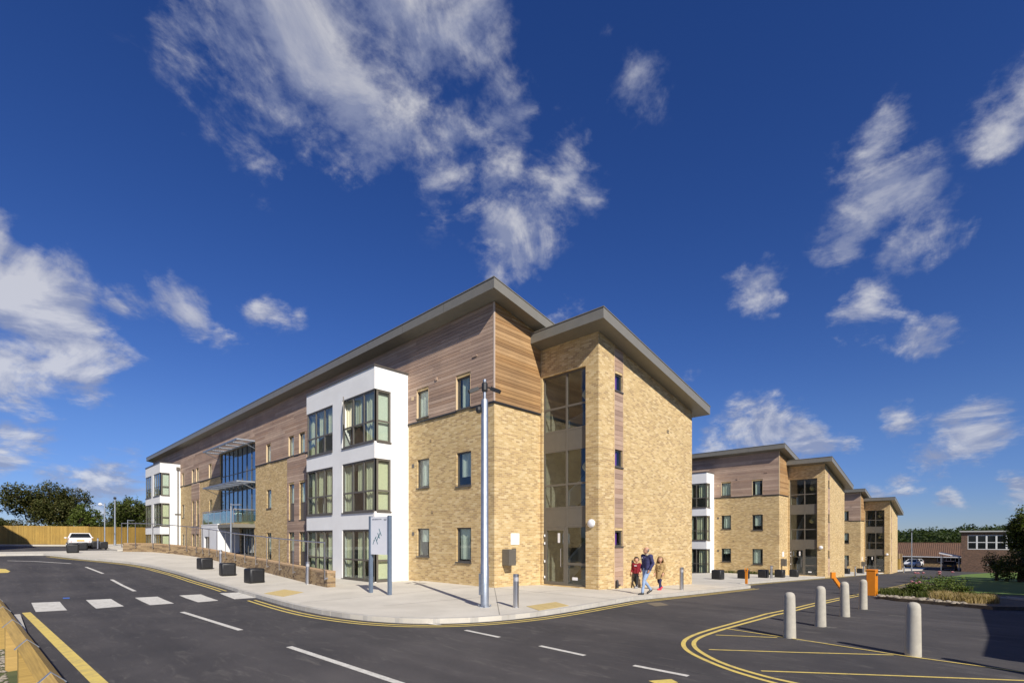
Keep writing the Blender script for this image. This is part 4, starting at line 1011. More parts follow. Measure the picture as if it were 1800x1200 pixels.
for i, ((px, py), lb) in enumerate(bl):
    if py is None: y = on_x(px, -4.35); P = Vector((-4.35, y, 0))
    else: P = gp(px, py)
    o = boll0 if i == 0 else copy_tree(boll0)
    o.location = (P.x, P.y, gz(P.x, P.y)); o['label'] = lb
# ---------------------------------------------------------------- concrete bollards
mb = MB(); mb.lathe([(.122,-.05),(.12,.0),(.104,.83),(.099,.875),(.08,.918),(.045,.94),(.01,.946)], 24)
cb0 = mb.build('concrete_bollard', MT['concrete'], None, smooth=40); cb0['category'] = 'bollard'; cb0['group'] = 'pale concrete bollards across the closed car park mouth'
cbl = [((1605,1152),'concrete bollard standing apart on the long yellow line'),((1388,1120),'concrete bollard where the yellow hatch lines meet'),((1442,1100),'second concrete bollard from the hatch tip, in the row beside the road'),((1485,1083),'concrete bollard in front of the orange swing arm'),((1517,1070),'concrete bollard right beside the orange barrier cabinet'),((1842,1190),'concrete bollard at the far end of the yellow line')]
for i, ((px, py), lb) in enumerate(cbl):
    P = gp(px, py, ROAD); o = cb0 if i == 0 else cb0.copy()
    if i: col.objects.link(o)
    o.location = (P.x, P.y, P.z); o.rotation_euler = (R(rng.uniform(-.6,.6)), R(rng.uniform(-.6,.6)), 0); o['label'] = lb
# ---------------------------------------------------------------- camera mast
P = gp(852,1066); t = thing('camera_mast', 'tall galvanised camera mast on the corner pavement', 'mast', P)
mb = MB(); mb.lathe([(.118,0),(.118,1.15),(.11,1.16),(.096,5.82),(.082,5.86)], 24); mb.build('column', MT['galv'], t, smooth=40)
mb = MB(); mb.lathe([(.19,0),(.19,.02)], 4); mb.build('base_plate', MT['galv'], t)
for a in range(4): m2 = MB(); q = a*math.pi/2+.78; m2.lathe([(.022,.02),(.022,.07)], 6, (.165*math.cos(q),.165*math.sin(q),0)); m2.build('bolt', MT['galv'], t)
mb = MB(); mb.lathe([(.042,5.8),(.042,6.38),(.048,6.38),(.048,6.42)], 14); mb.build('spigot', MT['galv'], t, smooth=40)
sc_ = Vector((DRX, DLX))  # sideways in the picture plane = across the mast
ax = Vector((.690,-.724))
mb = MB(); mb.box(-.17,-.12,-.06,.06,.35,.95); mb.build('access_door', MT['galv'], t); t.children
mb = MB(); mb.lathe([(.075,6.08),(.085,6.12),(.085,6.3),(.06,6.34)], 10); mb.build('camera_bracket', MT['black'], t)
for s in (-1, 1):
    d = Vector((ax.x*s*.86-.25, ax.y*s*.86-.25, -.42)).normalized()
    c = Vector((ax.x*s*.09, ax.y*s*.09, 6.2)); m2 = MB(); m2.tube([c, c+d*.12], .022, 6)
    sd = d.cross(Vector((0,0,1))).normalized(); up = sd.cross(d)
    m2.obox(c+d*.26, d*.15, sd*.055, up*.05); m2.build('camera', MT['black'], t)
mb = MB(); mb.lathe([(.0,-.09),(.06,-.07),(.085,0),(.085,.08),(.05,.1)], 10, (-.12,.12,5.55)); mb.build('dome_camera', MT['black'], t)
# ---------------------------------------------------------------- site sign
PL, PR = gp(652,1041), gp(685,1045)
mid_ = (PL+PR)/2; u = (PL-PR); hw = u.length/2; t = thing('site_sign', 'pale site map sign on two slate blue posts', 'sign', (mid_.x,mid_.y,0), math.atan2(u.y,u.x))
postm = speckled('slate_blue_post', (.13,.17,.23), (.11,.145,.20), 5, .4)
for s in (-1,1):
    m2 = MB(); m2.box(s*hw-.045,s*hw+.045,-.06,.06,0,2.72); m2.build('post', postm, t)
m2 = MB(); m2.box(-hw+.047,hw-.047,-.03,.03,1.37,2.69); pn = m2.build('panel', speckled('sign_panel', (.76,.77,.80), (.73,.74,.78), 3, .35), t)
teal = mat('teal_print', (.05,.16,.20), .5); tgrey = mat('grey_print', (.20,.22,.26), .5)
m2 = MB(); yb = .0325          # the reading face looks to -X
def seg(x0,z0,x1,z1,wd=.02):
    d = Vector((x1-x0,0,z1-z0)); c = Vector(((x0+x1)/2, yb, (z0+z1)/2)); d2 = d.normalized(); m2.obox(c, d/2, (0,.0015,0), Vector((-d2.z,0,d2.x))*wd/2)
pw = hw-.047
def sx(f): return pw-2*pw*f     # 0 at the left of the panel as read from the road
for (a,b,c,d) in ((.12,.28,.22,.42),(.2,.36,.17,.4),(.28,.46,.40,.29),(.40,.60,.52,.45),(.34,.38,.46,.53),(.48,.72,.62,.52),(.44,.47,.55,.62),(.24,.44,.32,.5)):
    seg(sx(a),1.37+1.32*b*.95,sx(c),1.37+1.32*d*.95,.03)
m2.build('map_print', teal, pn)
m2 = MB()
for (a,b) in ((.08,.16),(.17,.22),(.24,.36),(.38,.46),(.49,.53),(.55,.62)): seg(sx(a),2.6,sx(b),2.6,.035)
m2.build('heading_print', tgrey, pn)
m2 = MB()
for (a,b,z) in ((.75,.82,2.6),(.84,.92,2.6),(.76,.9,2.56)): seg(sx(a),z,sx(b),z,.02)
m2.build('crest_print', tgrey, pn)
# ---------------------------------------------------------------- lighting columns
def lamp(px, py, ytop, label, arm=None, x=None, globe=False, cam_=False, r0=.06):
    if x is not None: y = on_x(px, x); P = Vector((x, y, -.04))
    else: P = gp(px, py)
    h = z_at(P.x, P.y, ytop)-P.z
    t = thing('lamp_column', label, 'street lamp', P, 0, 'slim lamp columns')
    m2 = MB(); m2.lathe([(r0*1.3,0),(r0*1.3,.6),(r0,.62),(r0*.8,h)], 12); m2.build('column', MT['galv'], t, smooth=40)
    if arm:
        m2 = MB(); c = Vector((0,0,h-.08)); e = c+Vector((ax.x,ax.y,0))*arm; sd = Vector((-ax.y,ax.x,0)); m2.obox((c+e)/2, (e-c)/2, sd*.09, Vector((0,0,.035))); m2.build('lantern', MT['galv'], t)
    if globe:
        m2 = MB(); c = Vector((-ax.x*.45,-ax.y*.45,h-.1)); m2.lathe([(.05,-.16),(.16,-.08),(.18,.0),(.12,.1),(.02,.14)],12,c); m2.tube([(0,0,h-.2),c],.025,6); m2.build('lantern', MT['globe'], t, smooth=50)
    if cam_:
        m2 = MB(); m2.lathe([(.12,h),(.13,h+.06),(.13,h+.2),(.05,h+.24)],10); m2.build('camera', MT['black'], t)
lamp(202,958,877,'tall pale lamp column at the far end of the brick wall', cam_=True, r0=.085)
lamp(184,960,884,'thin lamp column with a globe lantern before the timber fence', globe=True)
lamp(224.5,None,913,'lamp column with flat side lantern before the far white bay', arm=.75, x=-3.0)
lamp(406,None,884.5,'lamp column with flat side lantern before the atrium entrance', arm=.65, x=-2.7)
lamp(1602.5,1003.5,935,'slim lamp column at the end of the side road', cam_=True, r0=.07)
# ---------------------------------------------------------------- orange barrier
ob_ = gp(1533,1047, ROAD); t = thing('barrier_cabinet', 'orange parking barrier cabinet at the edge of the planting bed', 'barrier', (ob_.x, ob_.y, ob_.z), math.atan2(DRY,DRX)-R(52))
H_ = z_at(ob_.x, ob_.y, 1000)-ob_.z
m2 = MB(); m2.bevbox(-.2,.2,-.17,.17,.03,H_-.07,.015); m2.build('body', MT['orange'], t)
m2 = MB(); m2.bevbox(-.215,.215,-.185,.185,H_-.07,H_,.02); m2.build('lid', MT['orange'], t)
m2 = MB(); m2.box(-.24,.24,-.21,.21,0,.028); m2.build('plinth', MT['concrete'], t)
m2 = MB(); m2.box(-.15,.13,-.21,-.186,H_-.26,H_-.17); m2.build('handle_slot', MT['frame'], t)
m2 = MB(); m2.box(-.13,.11,-.172,-.1705,.2,H_-.4); m2.build('door', MT['orange'], t)
pa_ = gp(1478,1046, ROAD); t = thing('swing_barrier', 'bent orange swing arm behind the concrete bollards', 'barrier', pa_)
zz1 = z_at(pa_.x, pa_.y, 1008)-pa_.z; zz2 = z_at(pa_.x, pa_.y, 1032)-pa_.z
axv = Vector((ax.x, ax.y, 0)); k_ = (pa_-CAM).to_2d().length*.9/F_PX
m2 = MB(); m2.tube([axv*.02+Vector((0,0,0)), axv*.02+Vector((0,0,zz2))],.06,10); m2.build('post', MT['orange'], t)
m2 = MB(); c1 = axv*.03+Vector((0,0,zz2-.05)); c2 = axv*(-9*k_*1.3)+Vector((0,0,zz1-.16)); c3 = c2+Vector((0,0,.2))
dd = (c2-c1); m2.obox((c1+c2)/2, dd/2, axv.cross(Vector((0,0,1)))*.06, dd.cross(axv.cross(Vector((0,0,1)))).normalized()*.06); m2.build('arm', MT['orange'], t)
m2 = MB(); m2.obox((c2+c3)/2-axv*.03, Vector((0,0,.13)), axv*.09, axv.cross(Vector((0,0,1)))*.05); m2.build('catch', MT['orange'], t)
po = gp(1312,1025.5); t = thing('barrier_rest', 'thin orange barrier rest post on the pavement tip', 'post', po)
hh = z_at(po.x, po.y, 998)-po.z
m2 = MB(); m2.box(-.055,.055,-.055,.055,0,hh-.18); m2.build('post', MT['orange'], t)
m2 = MB(); m2.box(-.06,.06,-.075,-.045,hh-.18,hh); m2.box(-.06,.06,.045,.075,hh-.18,hh); m2.box(-.055,.055,-.045,.045,hh-.2,hh-.14); m2.build('fork', MT['orange'], t)
# ---------------------------------------------------------------- utility cabinet by the last block
P = gp(1492,1006.5); t = thing('utility_cabinet', 'tall grey metal utility cabinet against the farthest block', 'cabinet', (P.x+1, P.y+1.2, gz(P.x+1, P.y+1.2)))
m2 = MB(); m2.bevbox(-.5,.5,-.75,.75,.08,1.75,.03); m2.build('body', MT['frame_l'], t)
m2 = MB(); m2.box(-.55,.55,-.8,.8,0,.079); m2.build('plinth', MT['concrete'], t)
for y in (-.37,.37): m2 = MB(); m2.box(-.512,-.5005,y-.33,y+.33,.16,1.68); m2.build('door', MT['frame_l'], t)
# ---------------------------------------------------------------- timber trip rail at the verge
tr = thing('trip_rail', 'low golden timber trip rail with steel straps beside the road', 'fence', (-13.375,-3.0,0), R(2.1))
XR = 0.0; sp_ = 2.15
posts = [i*sp_ for i in range(-4, 5)]
P1_, P2_ = gp(10,1138), gp(30,1178)
y_off = -1.4+3.0
for i in posts:
    y = i+y_off; m2 = MB(); g_ = gz(-13.28, y-3.0)
    m2.add([(-.075,y-.075,g_-.1),(.075,y-.075,g_-.1),(.075,y+.075,g_-.1),(-.075,y+.075,g_-.1),(-.075,y-.075,.66),(.075,y-.075,.66),(.075,y+.075,.66),(-.075,y+.075,.66),(0,y-.075,.585),(0,y+.075,.585)],
           [(3,2,1,0),(0,1,5,8,4),(2,3,7,9,6),(1,2,6,5),(3,0,4,7),(4,8,9,7),(8,5,6,9)]); m2.build('post', MT['rail'], tr)
    q = .082; m2 = MB(); cz = .67
    m2.add([(-q-.025,y-.025,cz-.02),(0,y-.025,cz+q+.004),(q+.025,y-.025,cz-.02),(-q-.025,y+.025,cz-.02),(0,y+.025,cz+q+.004),(q+.025,y+.025,cz-.02),
            (-q-.018,y-.025,cz-.026),(0,y-.025,cz+q-.004),(q+.018,y-.025,cz-.026),(-q-.018,y+.025,cz-.026),(0,y+.025,cz+q-.004),(q+.018,y+.025,cz-.026)],
           [(0,1,4,3),(1,2,5,4),(0,6,7,1),(1,7,8,2),(3,4,10,9),(4,5,11,10)]); m2.build('strap', MT['galv'], tr)
for k in range(-4, 4):
    y0, y1 = k*sp_+y_off+.003, (k+1)*sp_+y_off-.003; q = .085; cz = .665; m2 = MB()
    m2.add([(-q,y0,cz),(0,y0,cz+q),(q,y0,cz),(0,y0,cz-q),(-q,y1,cz),(0,y1,cz+q),(q,y1,cz),(0,y1,cz-q)], [(3,2,1,0),(4,5,6,7),(0,1,5,4),(1,2,6,5),(2,3,7,6),(3,0,4,7)]); m2.build('rail', MT['rail'], tr)
# ---------------------------------------------------------------- close-board timber fence at the far end
fpx = [(-60,956.5),(42,955.8),(120,956.5),(190,958.5),(262,960)]
fpts = [Vector((-26,63)), Vector((-9.5,61.2)), Vector((-4.2,55.5)), Vector((-2.2,55.2))]
fpts = [Vector((-40,64.5)), Vector((-12.5,61.5)), Vector((-6.2,58.0)), Vector((.5,62.5))]
fn = thing('timber_fence', 'golden close-board timber fence below the trees', 'fence', (fpts[1].x, fpts[1].y, 0))
fo = fpts[1]
for a, b in zip(fpts, fpts[1:]):
    rs = [a+(b-a)*(i/max(1, round((b-a).length/3))) for i in range(max(1, round((b-a).length/3))+1)]
    for p, q in zip(rs, rs[1:]):
        t = (q-p).normalized(); nr = Vector((-t.y, t.x)); m2 = MB(); tones = []; ln = (q-p).length; nb = int(ln/.105); z = gz(p.x, p.y)
        for i in range(nb):
            c = p+t*(ln*(i+.5)/nb)+nr*(.01*(i%2)); h = 2.0+rng.uniform(-.01,.015)
            m2.obox((c.x-fo.x,c.y-fo.y,z+h/2), (t.x*.056,t.y*.056,0), (nr.x*.009,nr.y*.009,0), (0,0,h/2)); tones += [rng.random()]*6
        pnl = m2.build('board_panel', MT['fence'], fn, fix=False); pnl['kind'] = 'stuff'
        pnl.data.attributes.new('tone','FLOAT','FACE').data.foreach_set('value', tones)
        m2 = MB(); m2.obox((p.x-fo.x+nr.x*.06,p.y-fo.y+nr.y*.06,z+1.0), (t.x*.05,t.y*.05,0), (nr.x*.05,nr.y*.05,0), (0,0,1.0)); m2.build('post', MT['fence'], fn)
    m2 = MB()
fk = struct(sheet('far_footway', [(-40,62.0),(-12.3,59.3),(-6.4,56.2),(-6.4,38.3),(-3,38.3),(-3,62),(-6.2,57.6),(-12.5,61.2),(-40,64.2)], .0, MT['paving'], skirt=.25))
# ---------------------------------------------------------------- gabion-like log screen beyond the wall
# ---------------------------------------------------------------- white estate car seen from behind
def car(loc, rz, label, paint, group=None, estate=True, cat='car'):
    t = thing('parked_car', label, cat, loc, rz, group)
    # x across, y forward; sections along the length
    secs = [(-2.2,.80,.42,.95),(-2.12,.86,.30,1.02),(-1.5,.90,.25,1.0),(-.3,.91,.22,.98),(.9,.9,.22,.96),(1.6,.88,.25,.88),(2.15,.80,.30,.72),(2.28,.70,.42,.60)]
    m2 = MB(); vs = []
    for (y,hw_,zb,zt) in secs: vs += [(-hw_*.93,y,zb),(-hw_,y,(zb+zt)/2),(-hw_*.94,y,zt),(hw_*.94,y,zt),(hw_,y,(zb+zt)/2),(hw_*.93,y,zb)]
    fs = [(0,1,2,3,4,5), tuple(6*(len(secs)-1)+k for k in (5,4,3,2,1,0))]
    for i in range(len(secs)-1):
        for k in range(6): fs.append((6*i+k,6*i+(k+1)%6,6*(i+1)+(k+1)%6,6*(i+1)+k))
    m2.add(vs, fs); body = m2.build('body', paint, t, smooth=35)
    def cabin(sc, z0, z1, name, m):
        m3 = MB(); yr = -2.05 if estate else -1.5
        pr = [(yr,.84,z0),(yr+.42,.64,z1),(.35,.64,z1+.0),(1.15,.82,z0)]
        vs = []
        for (y,hw_,z) in pr: vs += [(-hw_*sc,y,z),(hw_*sc,y,z)]
        m3.add(vs, [(0,1,3,2),(2,3,5,4),(4,5,7,6),(0,2,4,6),(1,7,5,3),(0,6,7,1)]); return m3.build(name, m, t, smooth=30)
    cabin(1.0,.96,1.42,'windows',MT['carglass'])
    m2 = MB(); yr = -2.05 if estate else -1.5
    m2.box(-.63,.63,yr+.36,.42,1.405,1.46); m2.build('roof', paint, t)
    for s in (-1,1):
        m2 = MB(); m2.tube([(s*.83,yr+.0,.97),(s*.64,yr+.41,1.42)],.045,6); m2.tube([(s*.81,1.12,.97),(s*.64,.36,1.42)],.035,6); m2.tube([(s*.82,-.45,.97),(s*.64,-.45,1.42)],.04,6); m2.build('pillar', paint, t)
        m2 = MB(); m2.add([(s*.62,-2.225,.62),(s*.84,-2.13,.62),(s*.84,-2.1,.98),(s*.70,-2.14,1.0),(s*.62,-2.0,.62),(s*.84,-1.9,.62),(s*.84,-1.9,.98),(s*.7,-1.9,1.0)],[(0,1,2,3),(4,7,6,5),(0,4,5,1),(1,5,6,2),(2,6,7,3),(3,7,4,0)]); m2.build('tail_light', MT['redlens'], t)
        m2 = MB(); m2.bevbox(s*.98-.09,s*.98+.09,.78,.9,.95,1.08,.02); m2.build('mirror', paint, t)
        for y in (-1.35,1.4):
            m2 = MB(); m2.lathe([(.2,-.11),(.31,-.1),(.32,-.05),(.32,.05),(.31,.1),(.2,.11)],16,(s*.8,y,.32),'x'); wh = m2.build('wheel', MT['rubber'], t, smooth=40)
            m2 = MB(); m2.lathe([(.03,-.012),(.2,0),(.2,.015)],12,(s*.915 if s>0 else s*.925,y,.32),'x'); m2.build('rim', MT['steel'], wh)
    m2 = MB(); m2.box(-.26,.26,-2.225,-2.2,.70,.81); m2.build('number_plate', mat('amber_plate', (.75,.42,.04), .4), t)
    m2 = MB(); m2.bevbox(-.82,.82,-2.27,-2.1,.33,.55,.03); m2.build('bumper', MT['rubber'], t)
    return t
P = at_depth(139.5, 47.5); car((P.x,P.y,gz(P.x,P.y)-.12), R(-3), 'white estate car parked with its tailgate towards the road', MT['carwhite'])
# ---------------------------------------------------------------- far end of the side road: bungalow, canopy, old brick hall, bin store
P0 = Vector((104, -4.5)); gb = -3.32
t = thing('bungalow', 'low brick bungalow under a long brown tiled roof', 'building', (108.5,-6.0,gb))
yA, yB = -8.4, 9.0; dF = 0
m2 = MB(); grid_wall(m2, fx(0), yA, yB, -.3, 1.95, [(-6.6,-1.6,.75,1.6),(1.2,2.1,-.05,1.85),(3.2,7.5,.75,1.7)], .15)
m2.quad((0,yA,-.3),(8,yA,-.3),(8,yA,1.95),(0,yA,1.95)); m2.add([(0,yA,1.95),(8,yA,1.95),(4,yA,4.2)],[(0,1,2)]); m2.build('wall', MT['brick_low'], t, fix=False)
for (a,b,n_) in ((-6.6,-1.6,8),(3.2,7.5,6)):
    m2 = MB(); frame_mesh(m2, fx(0), a, b, .75, 1.65, [a+(b-a)*i/n_ for i in range(1,n_)], [], .05,.1,.06); wn = m2.build('window', mat('white_upvc', (.75,.75,.75), .4), t)
    m2 = MB(); bars(m2, fx(0), a+.04,b-.04,.8,1.6,.07,.08); m2.build('pane', MT['carglass'], wn)
m2 = MB(); m2.box(.06,.1,1.22,2.08,-.05,1.83); m2.build('door', MT['frame'], t)
# tiled roof, course by course
slope = Vector((4.5,0,2.45)); L_ = slope.length; nrow = 11
for side in (0, 1):
    for i in range(nrow):
        p = Vector((-.55,0,1.78))+slope*(i/nrow); q = Vector((-.55,0,1.78))+slope*((i+1.25)/nrow); 
        if side: p.x, q.x = 7.9-p.x, 7.9-q.x
        if i == nrow-1: q = Vector((3.95,0,4.23))
        m2 = MB(); vs = []; npan = int((yB+.5-yA+.5)/.3)
        for k in range(npan*2+1):
            y = yA-.5+k*.15; dz = .05+.025*(1 if k%2 else -1)
            vs += [(p.x,y,p.z+dz+.02),(q.x,y,q.z+dz-.01)]
        m2.add(vs, [(2*k,2*k+2,2*k+3,2*k+1) for k in range(npan*2)]); rr = m2.build('tile_course', MT['tile'], t, fix=False); rr['kind'] = 'stuff'
m2 = MB(); m2.tube([(3.95,yA-.5,4.25),(3.95,yB+.5,4.25)],.12,8); m2.build('ridge', MT['tile'], t)
m2 = MB(); m2.box(-.62,-.5,yA-.5,yB+.5,1.66,1.8); m2.add([(-.6,yA-.52,1.7),(3.95,yA-.52,4.15),(3.95,yA-.52,4.35),(-.6,yA-.52,1.9),(-.6,yA-.46,1.7),(3.95,yA-.46,4.15),(3.95,yA-.46,4.35),(-.6,yA-.46,1.9)],[(0,1,2,3),(4,7,6,5),(0,4,5,1),(2,6,7,3),(1,5,6,2),(0,3,7,4)]); m2.build('fascia', MT['globe'], t)
m2 = MB(); m2.box(.3,7.8,yA+.2,yB-.2,1.6,1.7); m2.build('ceiling', MT['room_dark'], t)
# old brick hall
hx, hy = 92.5, -11.3
hz = gz(hx, hy)
t = thing('brick_hall', 'flat-roofed dark brick hall with a band of white-framed windows', 'building', (hx,hy,hz))
Wd = 12.0; z0w, z1w = z_at(hx,hy,965)-hz, z_at(hx,hy,940)-hz; ztop = z_at(hx,hy,933.5)-hz
mh = lambda u, z, d: (d, -u, z)
nw = 11; ws_ = 1.03; opn = [(.75+i*ws_*1.06, .75+i*ws_*1.06+ws_, z0w, z1w) for i in range(nw)]
m2 = MB(); grid_wall(m2, mh, 0, Wd, -.3, ztop-.12, [(opn[0][0], opn[-1][1], z0w, z1w)], .12); m2.quad((0,0,-.3),(10,0,-.3),(10,0,ztop-.12),(0,0,ztop-.12)); m2.quad((0,-Wd,-.3),(10,-Wd,-.3),(10,-Wd,ztop-.12),(0,-Wd,ztop-.12)); m2.quad((10,0,-.3),(10,-Wd,-.3),(10,-Wd,ztop-.12),(10,0,ztop-.12))
m2.build('wall', MT['brick_old'], t, fix=False)
m2 = MB(); m2.box(-.25,10.2,-Wd-.2,.2,ztop-.12,ztop+.06); m2.build('roof', MT['room_dark'], t)
m2 = MB(); m2.box(-.3,-.255,-Wd-.25,.25,ztop-.1,ztop+.09); m2.box(-.3,10.2,.205,.25,ztop-.1,ztop+.09); m2.build('fascia', mat('weathered_white_fascia', (.5,.5,.48), .6), t)
upvc = mat('white_window_frame', (.74,.74,.73), .4)
for o in opn:
    m2 = MB(); frame_mesh(m2, mh, o[0]-.03, o[1]+.03, o[2]+.02, o[3]-.02, [], [(o[2]+o[3])/2], .02, .09, .1); wn = m2.build('window', upvc, t)
    m2 = MB(); bars(m2, mh, o[0]+.05,o[1]-.05,o[2]+.08,o[3]-.08,.05,.06); m2.build('pane', MT['carglass'], wn)
for y in (3.2,6.1,9.0): m2 = MB(); m2.box(-.03,-.001,-y-.25,-y+.25,.95,1.15); m2.build('vent', MT['concrete'], t)
m2 = MB(); m2.box(.02,9.9,-Wd+.1,-.1,ztop-.5,ztop-.2); m2.build('ceiling', MT['room_dark'], t)
# entrance canopy and dark car beneath
t = thing('entrance_canopy', 'dark lean-to canopy on thin posts beside the brick hall', 'canopy', (hx+2.5,hy+1.35,gz(hx+2.5,hy+2.6)))
m2 = MB(); m2.add([(-2,1.3,2.75),(3,1.3,2.75),(3,-1.2,2.15),(-2,-1.2,2.15),(-2,1.3,2.85),(3,1.3,2.85),(3,-1.2,2.25),(-2,-1.2,2.25)],[(0,3,2,1),(4,5,6,7),(0,1,5,4),(1,2,6,5),(2,3,7,6),(3,0,4,7)]); m2.build('roof', mat('blue_black_sheet', (.03,.04,.08), .4), t)
m2 = MB(); m2.add([(-2.06,1.35,2.70),(-2.06,-1.2,2.10),(-2.06,-1.2,2.28),(-2.06,1.35,2.9),(-2.01,1.35,2.70),(-2.01,-1.2,2.10),(-2.01,-1.2,2.28),(-2.01,1.35,2.9)],[(0,1,2,3),(4,7,6,5),(0,4,5,1),(2,6,7,3),(1,5,6,2),(0,3,7,4)]); m2.build('fascia', MT['globe'], t)
for x in (-1.9,2.9):
    for y in (1.1,-1.05): m2 = MB(); m2.box(x-.05,x+.05,y-.05,y+.05,0,2.74 if y > 0 else 2.16); m2.build('post', MT['galv'], t)
car((hx+3.2,hy+1.5,gz(hx+5,hy+2.6)+.0), R(-90), 'dark hatchback parked under the lean-to canopy', MT['cardark'], None)
PC = gp(1606,994.5); car((PC.x,PC.y,PC.z-.1), R(75), 'white car parked before the brown-roofed bungalow', MT['carwhite'], None)
# bin store: upright boards and a brick pier
PB = gp(1581,1001.0); bx0, by0 = PB.x, PB.y
t = thing('bin_store', 'golden board bin store with a brown brick pier at the farthest block', 'bin store', (bx0,by0,gz(bx0,by0)))
for i in range(9):
    m2 = MB(); m2.box(i*.16,i*.16+.15,-.02,.02,.05,1.75); m2.build('board', MT['fence'], t)
for j in range(6):
    m2 = MB(); m2.box(-.02,.02,.03+j*.16,.03+j*.16+.15,.05,1.75); m2.build('board', MT['fence'], t)
m2 = MB(); m2.box(1.5,1.95,-.2,.25,0,2.6); m2.box(-.02,1.5,.06,.25,1.8,2.6); m2.build('pier', MT['brick_low'], t)
# off to the right of the view: an unseen low annex, added to cast shade over the closed car park
t = thing('added_shade_annex', 'unseen flat-roofed brick annex added to shade the closed car park', 'building', (-3.1,-18.05,gz(-3.1,-18.05)-.12), R(-2.0))
m2 = MB(); m2.box(0,22,-8,0,-.5,3.0); m2.build('wall', MT['brick_old'], t)
m2 = MB(); m2.box(-.15,22.2,-8.2,.12,3.003,3.25); m2.build('roof', MT['roof'], t)
for x in (2,6,10,14,18):
    m2 = MB(); frame_mesh(m2, lambda u,z,d: (u,.0-d,z), x, x+1.6, 1.0, 2.3, [x+.8], [], -.04, .0, .07); wn = m2.build('window', upvc, t)
    m2 = MB(); m2.box(x+.05,x+1.55,.002,.012,1.05,2.25); m2.build('pane', MT['carglass'], wn)

# off to the left of the view: an unseen gabled house, added and sized to shade the timber fence
t = thing('added_shade_house', 'unseen tall gabled brick house added to shade the timber fence', 'building', (-15.4,50.2,gz(-15.4,50.2)))
m2 = MB(); vs = [(0,0,-.5),(-11,0,-.5),(-11,-9,-.5),(0,-9,-.5),(0,0,9.0),(-11,0,9.0),(-11,-9,9.0),(0,-9,9.0),(-5.5,0,14.4),(-5.5,-9,14.4)]
m2.add(vs, [(0,1,5,8,4),(2,3,7,9,6),(3,0,4,7),(1,2,6,5)]); m2.build('wall', MT['brick_old'], t)
for s_ in (0,1):
    m2 = MB(); a_ = [(.25,.3,8.75),(-5.5,.3,14.45),(-5.5,-9.3,14.45),(.25,-9.3,8.75)]
    if s_: a_ = [(-11-x,y,z) for x,y,z in a_]
    m2.add(a_+[(x,y,z+.15) for x,y,z in a_],[(0,3,2,1),(4,5,6,7),(0,1,5,4),(1,2,6,5),(2,3,7,6),(3,0,4,7)]); m2.build('roof_slope', MT['tile'], t)
for z in (1.0,3.9,6.7):
    for y in (-2.2,-5.2,-8.0):
        m2 = MB(); frame_mesh(m2, lambda u,zz,d: (.0-d,u,zz), y, y+1.1, z, z+1.4, [y+.55], [], -.04, 0, .07); wn = m2.build('window', upvc, t)
        m2 = MB(); m2.box(.002,.012,y+.05,y+1.05,z+.05,z+1.35); m2.build('pane', MT['carglass'], wn)
# ---------------------------------------------------------------- trees and planting
def leaves(mb, rnd, blobs, n, size, shell=.55, flat=.0, gap=.0):
    vols = [b[3]*b[4]*b[5] for b in blobs]; tot = sum(vols)
    for b, v in zip(blobs, vols):
        k = int(n*v/tot); off = rnd.uniform(0, 50); made = 0; tries = 0
        while made < k and tries < k*6:
            tries += 1
            d = Vector((rnd.gauss(0,1), rnd.gauss(0,1), rnd.gauss(0,1))).normalized()
            rr = 1-(rnd.random()**1.6)*shell
            lump = 1+.38*noise.noise(d*2.1+Vector((off,0,0)))+.2*noise.noise(d*5+Vector((off,3,0)))
            p = Vector((b[0]+d.x*b[3]*rr*lump, b[1]+d.y*b[4]*rr*lump, b[2]+d.z*b[5]*rr*lump))
            if noise.noise(p*(1.1/max(size*3,.5)))+gap < -.22: continue
            s = size*rnd.uniform(.6,1.3); a = Vector((rnd.gauss(0,1), rnd.gauss(0,1), rnd.gauss(0,.7))).normalized()
            bb = a.cross(Vector((rnd.gauss(0,.5), rnd.gauss(0,.5), 1))).normalized()
            a *= s*.5; bb *= s*.34
            mb.add([p-a, p+bb, p+a, p-bb], [(0,1,2,3)]); made += 1
def tree(label, loc, trunk_h, blobs, n, size, material, seed, r0=.2, name='tree', group=None, lean=(0,0), fine=True):
    rnd = random.Random(seed); t = thing(name, label, 'tree', loc, 0, group)
    mb = MB(); top = Vector((lean[0], lean[1], trunk_h))
    mb.tube([(0,0,-.3),(lean[0]*.3,lean[1]*.3,trunk_h*.4),top],[r0,r0*.8,r0*.6],8)
    for b in blobs:
        c = Vector(b[:3]); m1 = top.lerp(c,.5)+Vector((rnd.uniform(-.3,.3),rnd.uniform(-.3,.3),rnd.uniform(-.1,.3))); mb.tube([top,m1,c],[r0*.5,r0*.35,r0*.15],6)
        for _ in range(7 if fine else 3):
            d = Vector((rnd.gauss(0,1),rnd.gauss(0,1),rnd.gauss(.3,.8))).normalized(); e = c+Vector((d.x*b[3],d.y*b[4],d.z*b[5]))*rnd.uniform(.85,1.12)
            m1 = c.lerp(e,.5)+Vector((rnd.uniform(-.2,.2),)*3); mb.tube([c.lerp(top,.2),m1,e],[r0*.22,r0*.13,r0*.04],4,cap=False)
    mb.build('trunk', MT['bark'], t, smooth=60)
    mats = material if isinstance(material,(list,tuple)) else [material]
    for i, m in enumerate(mats):
        mb = MB(); leaves(mb, rnd, blobs, n//len(mats), size); mb.build('crown' if i == 0 else 'foliage', MT[m], t, fix=False)
    return t
def at_depth(px, dep):
    v = Vector(((px-CX)/F_PX*dep, dep)); return Vector((CAM.x+v.x*DRX+v.y*DRY, CAM.y+v.x*DLX+v.y*DLY, 0))
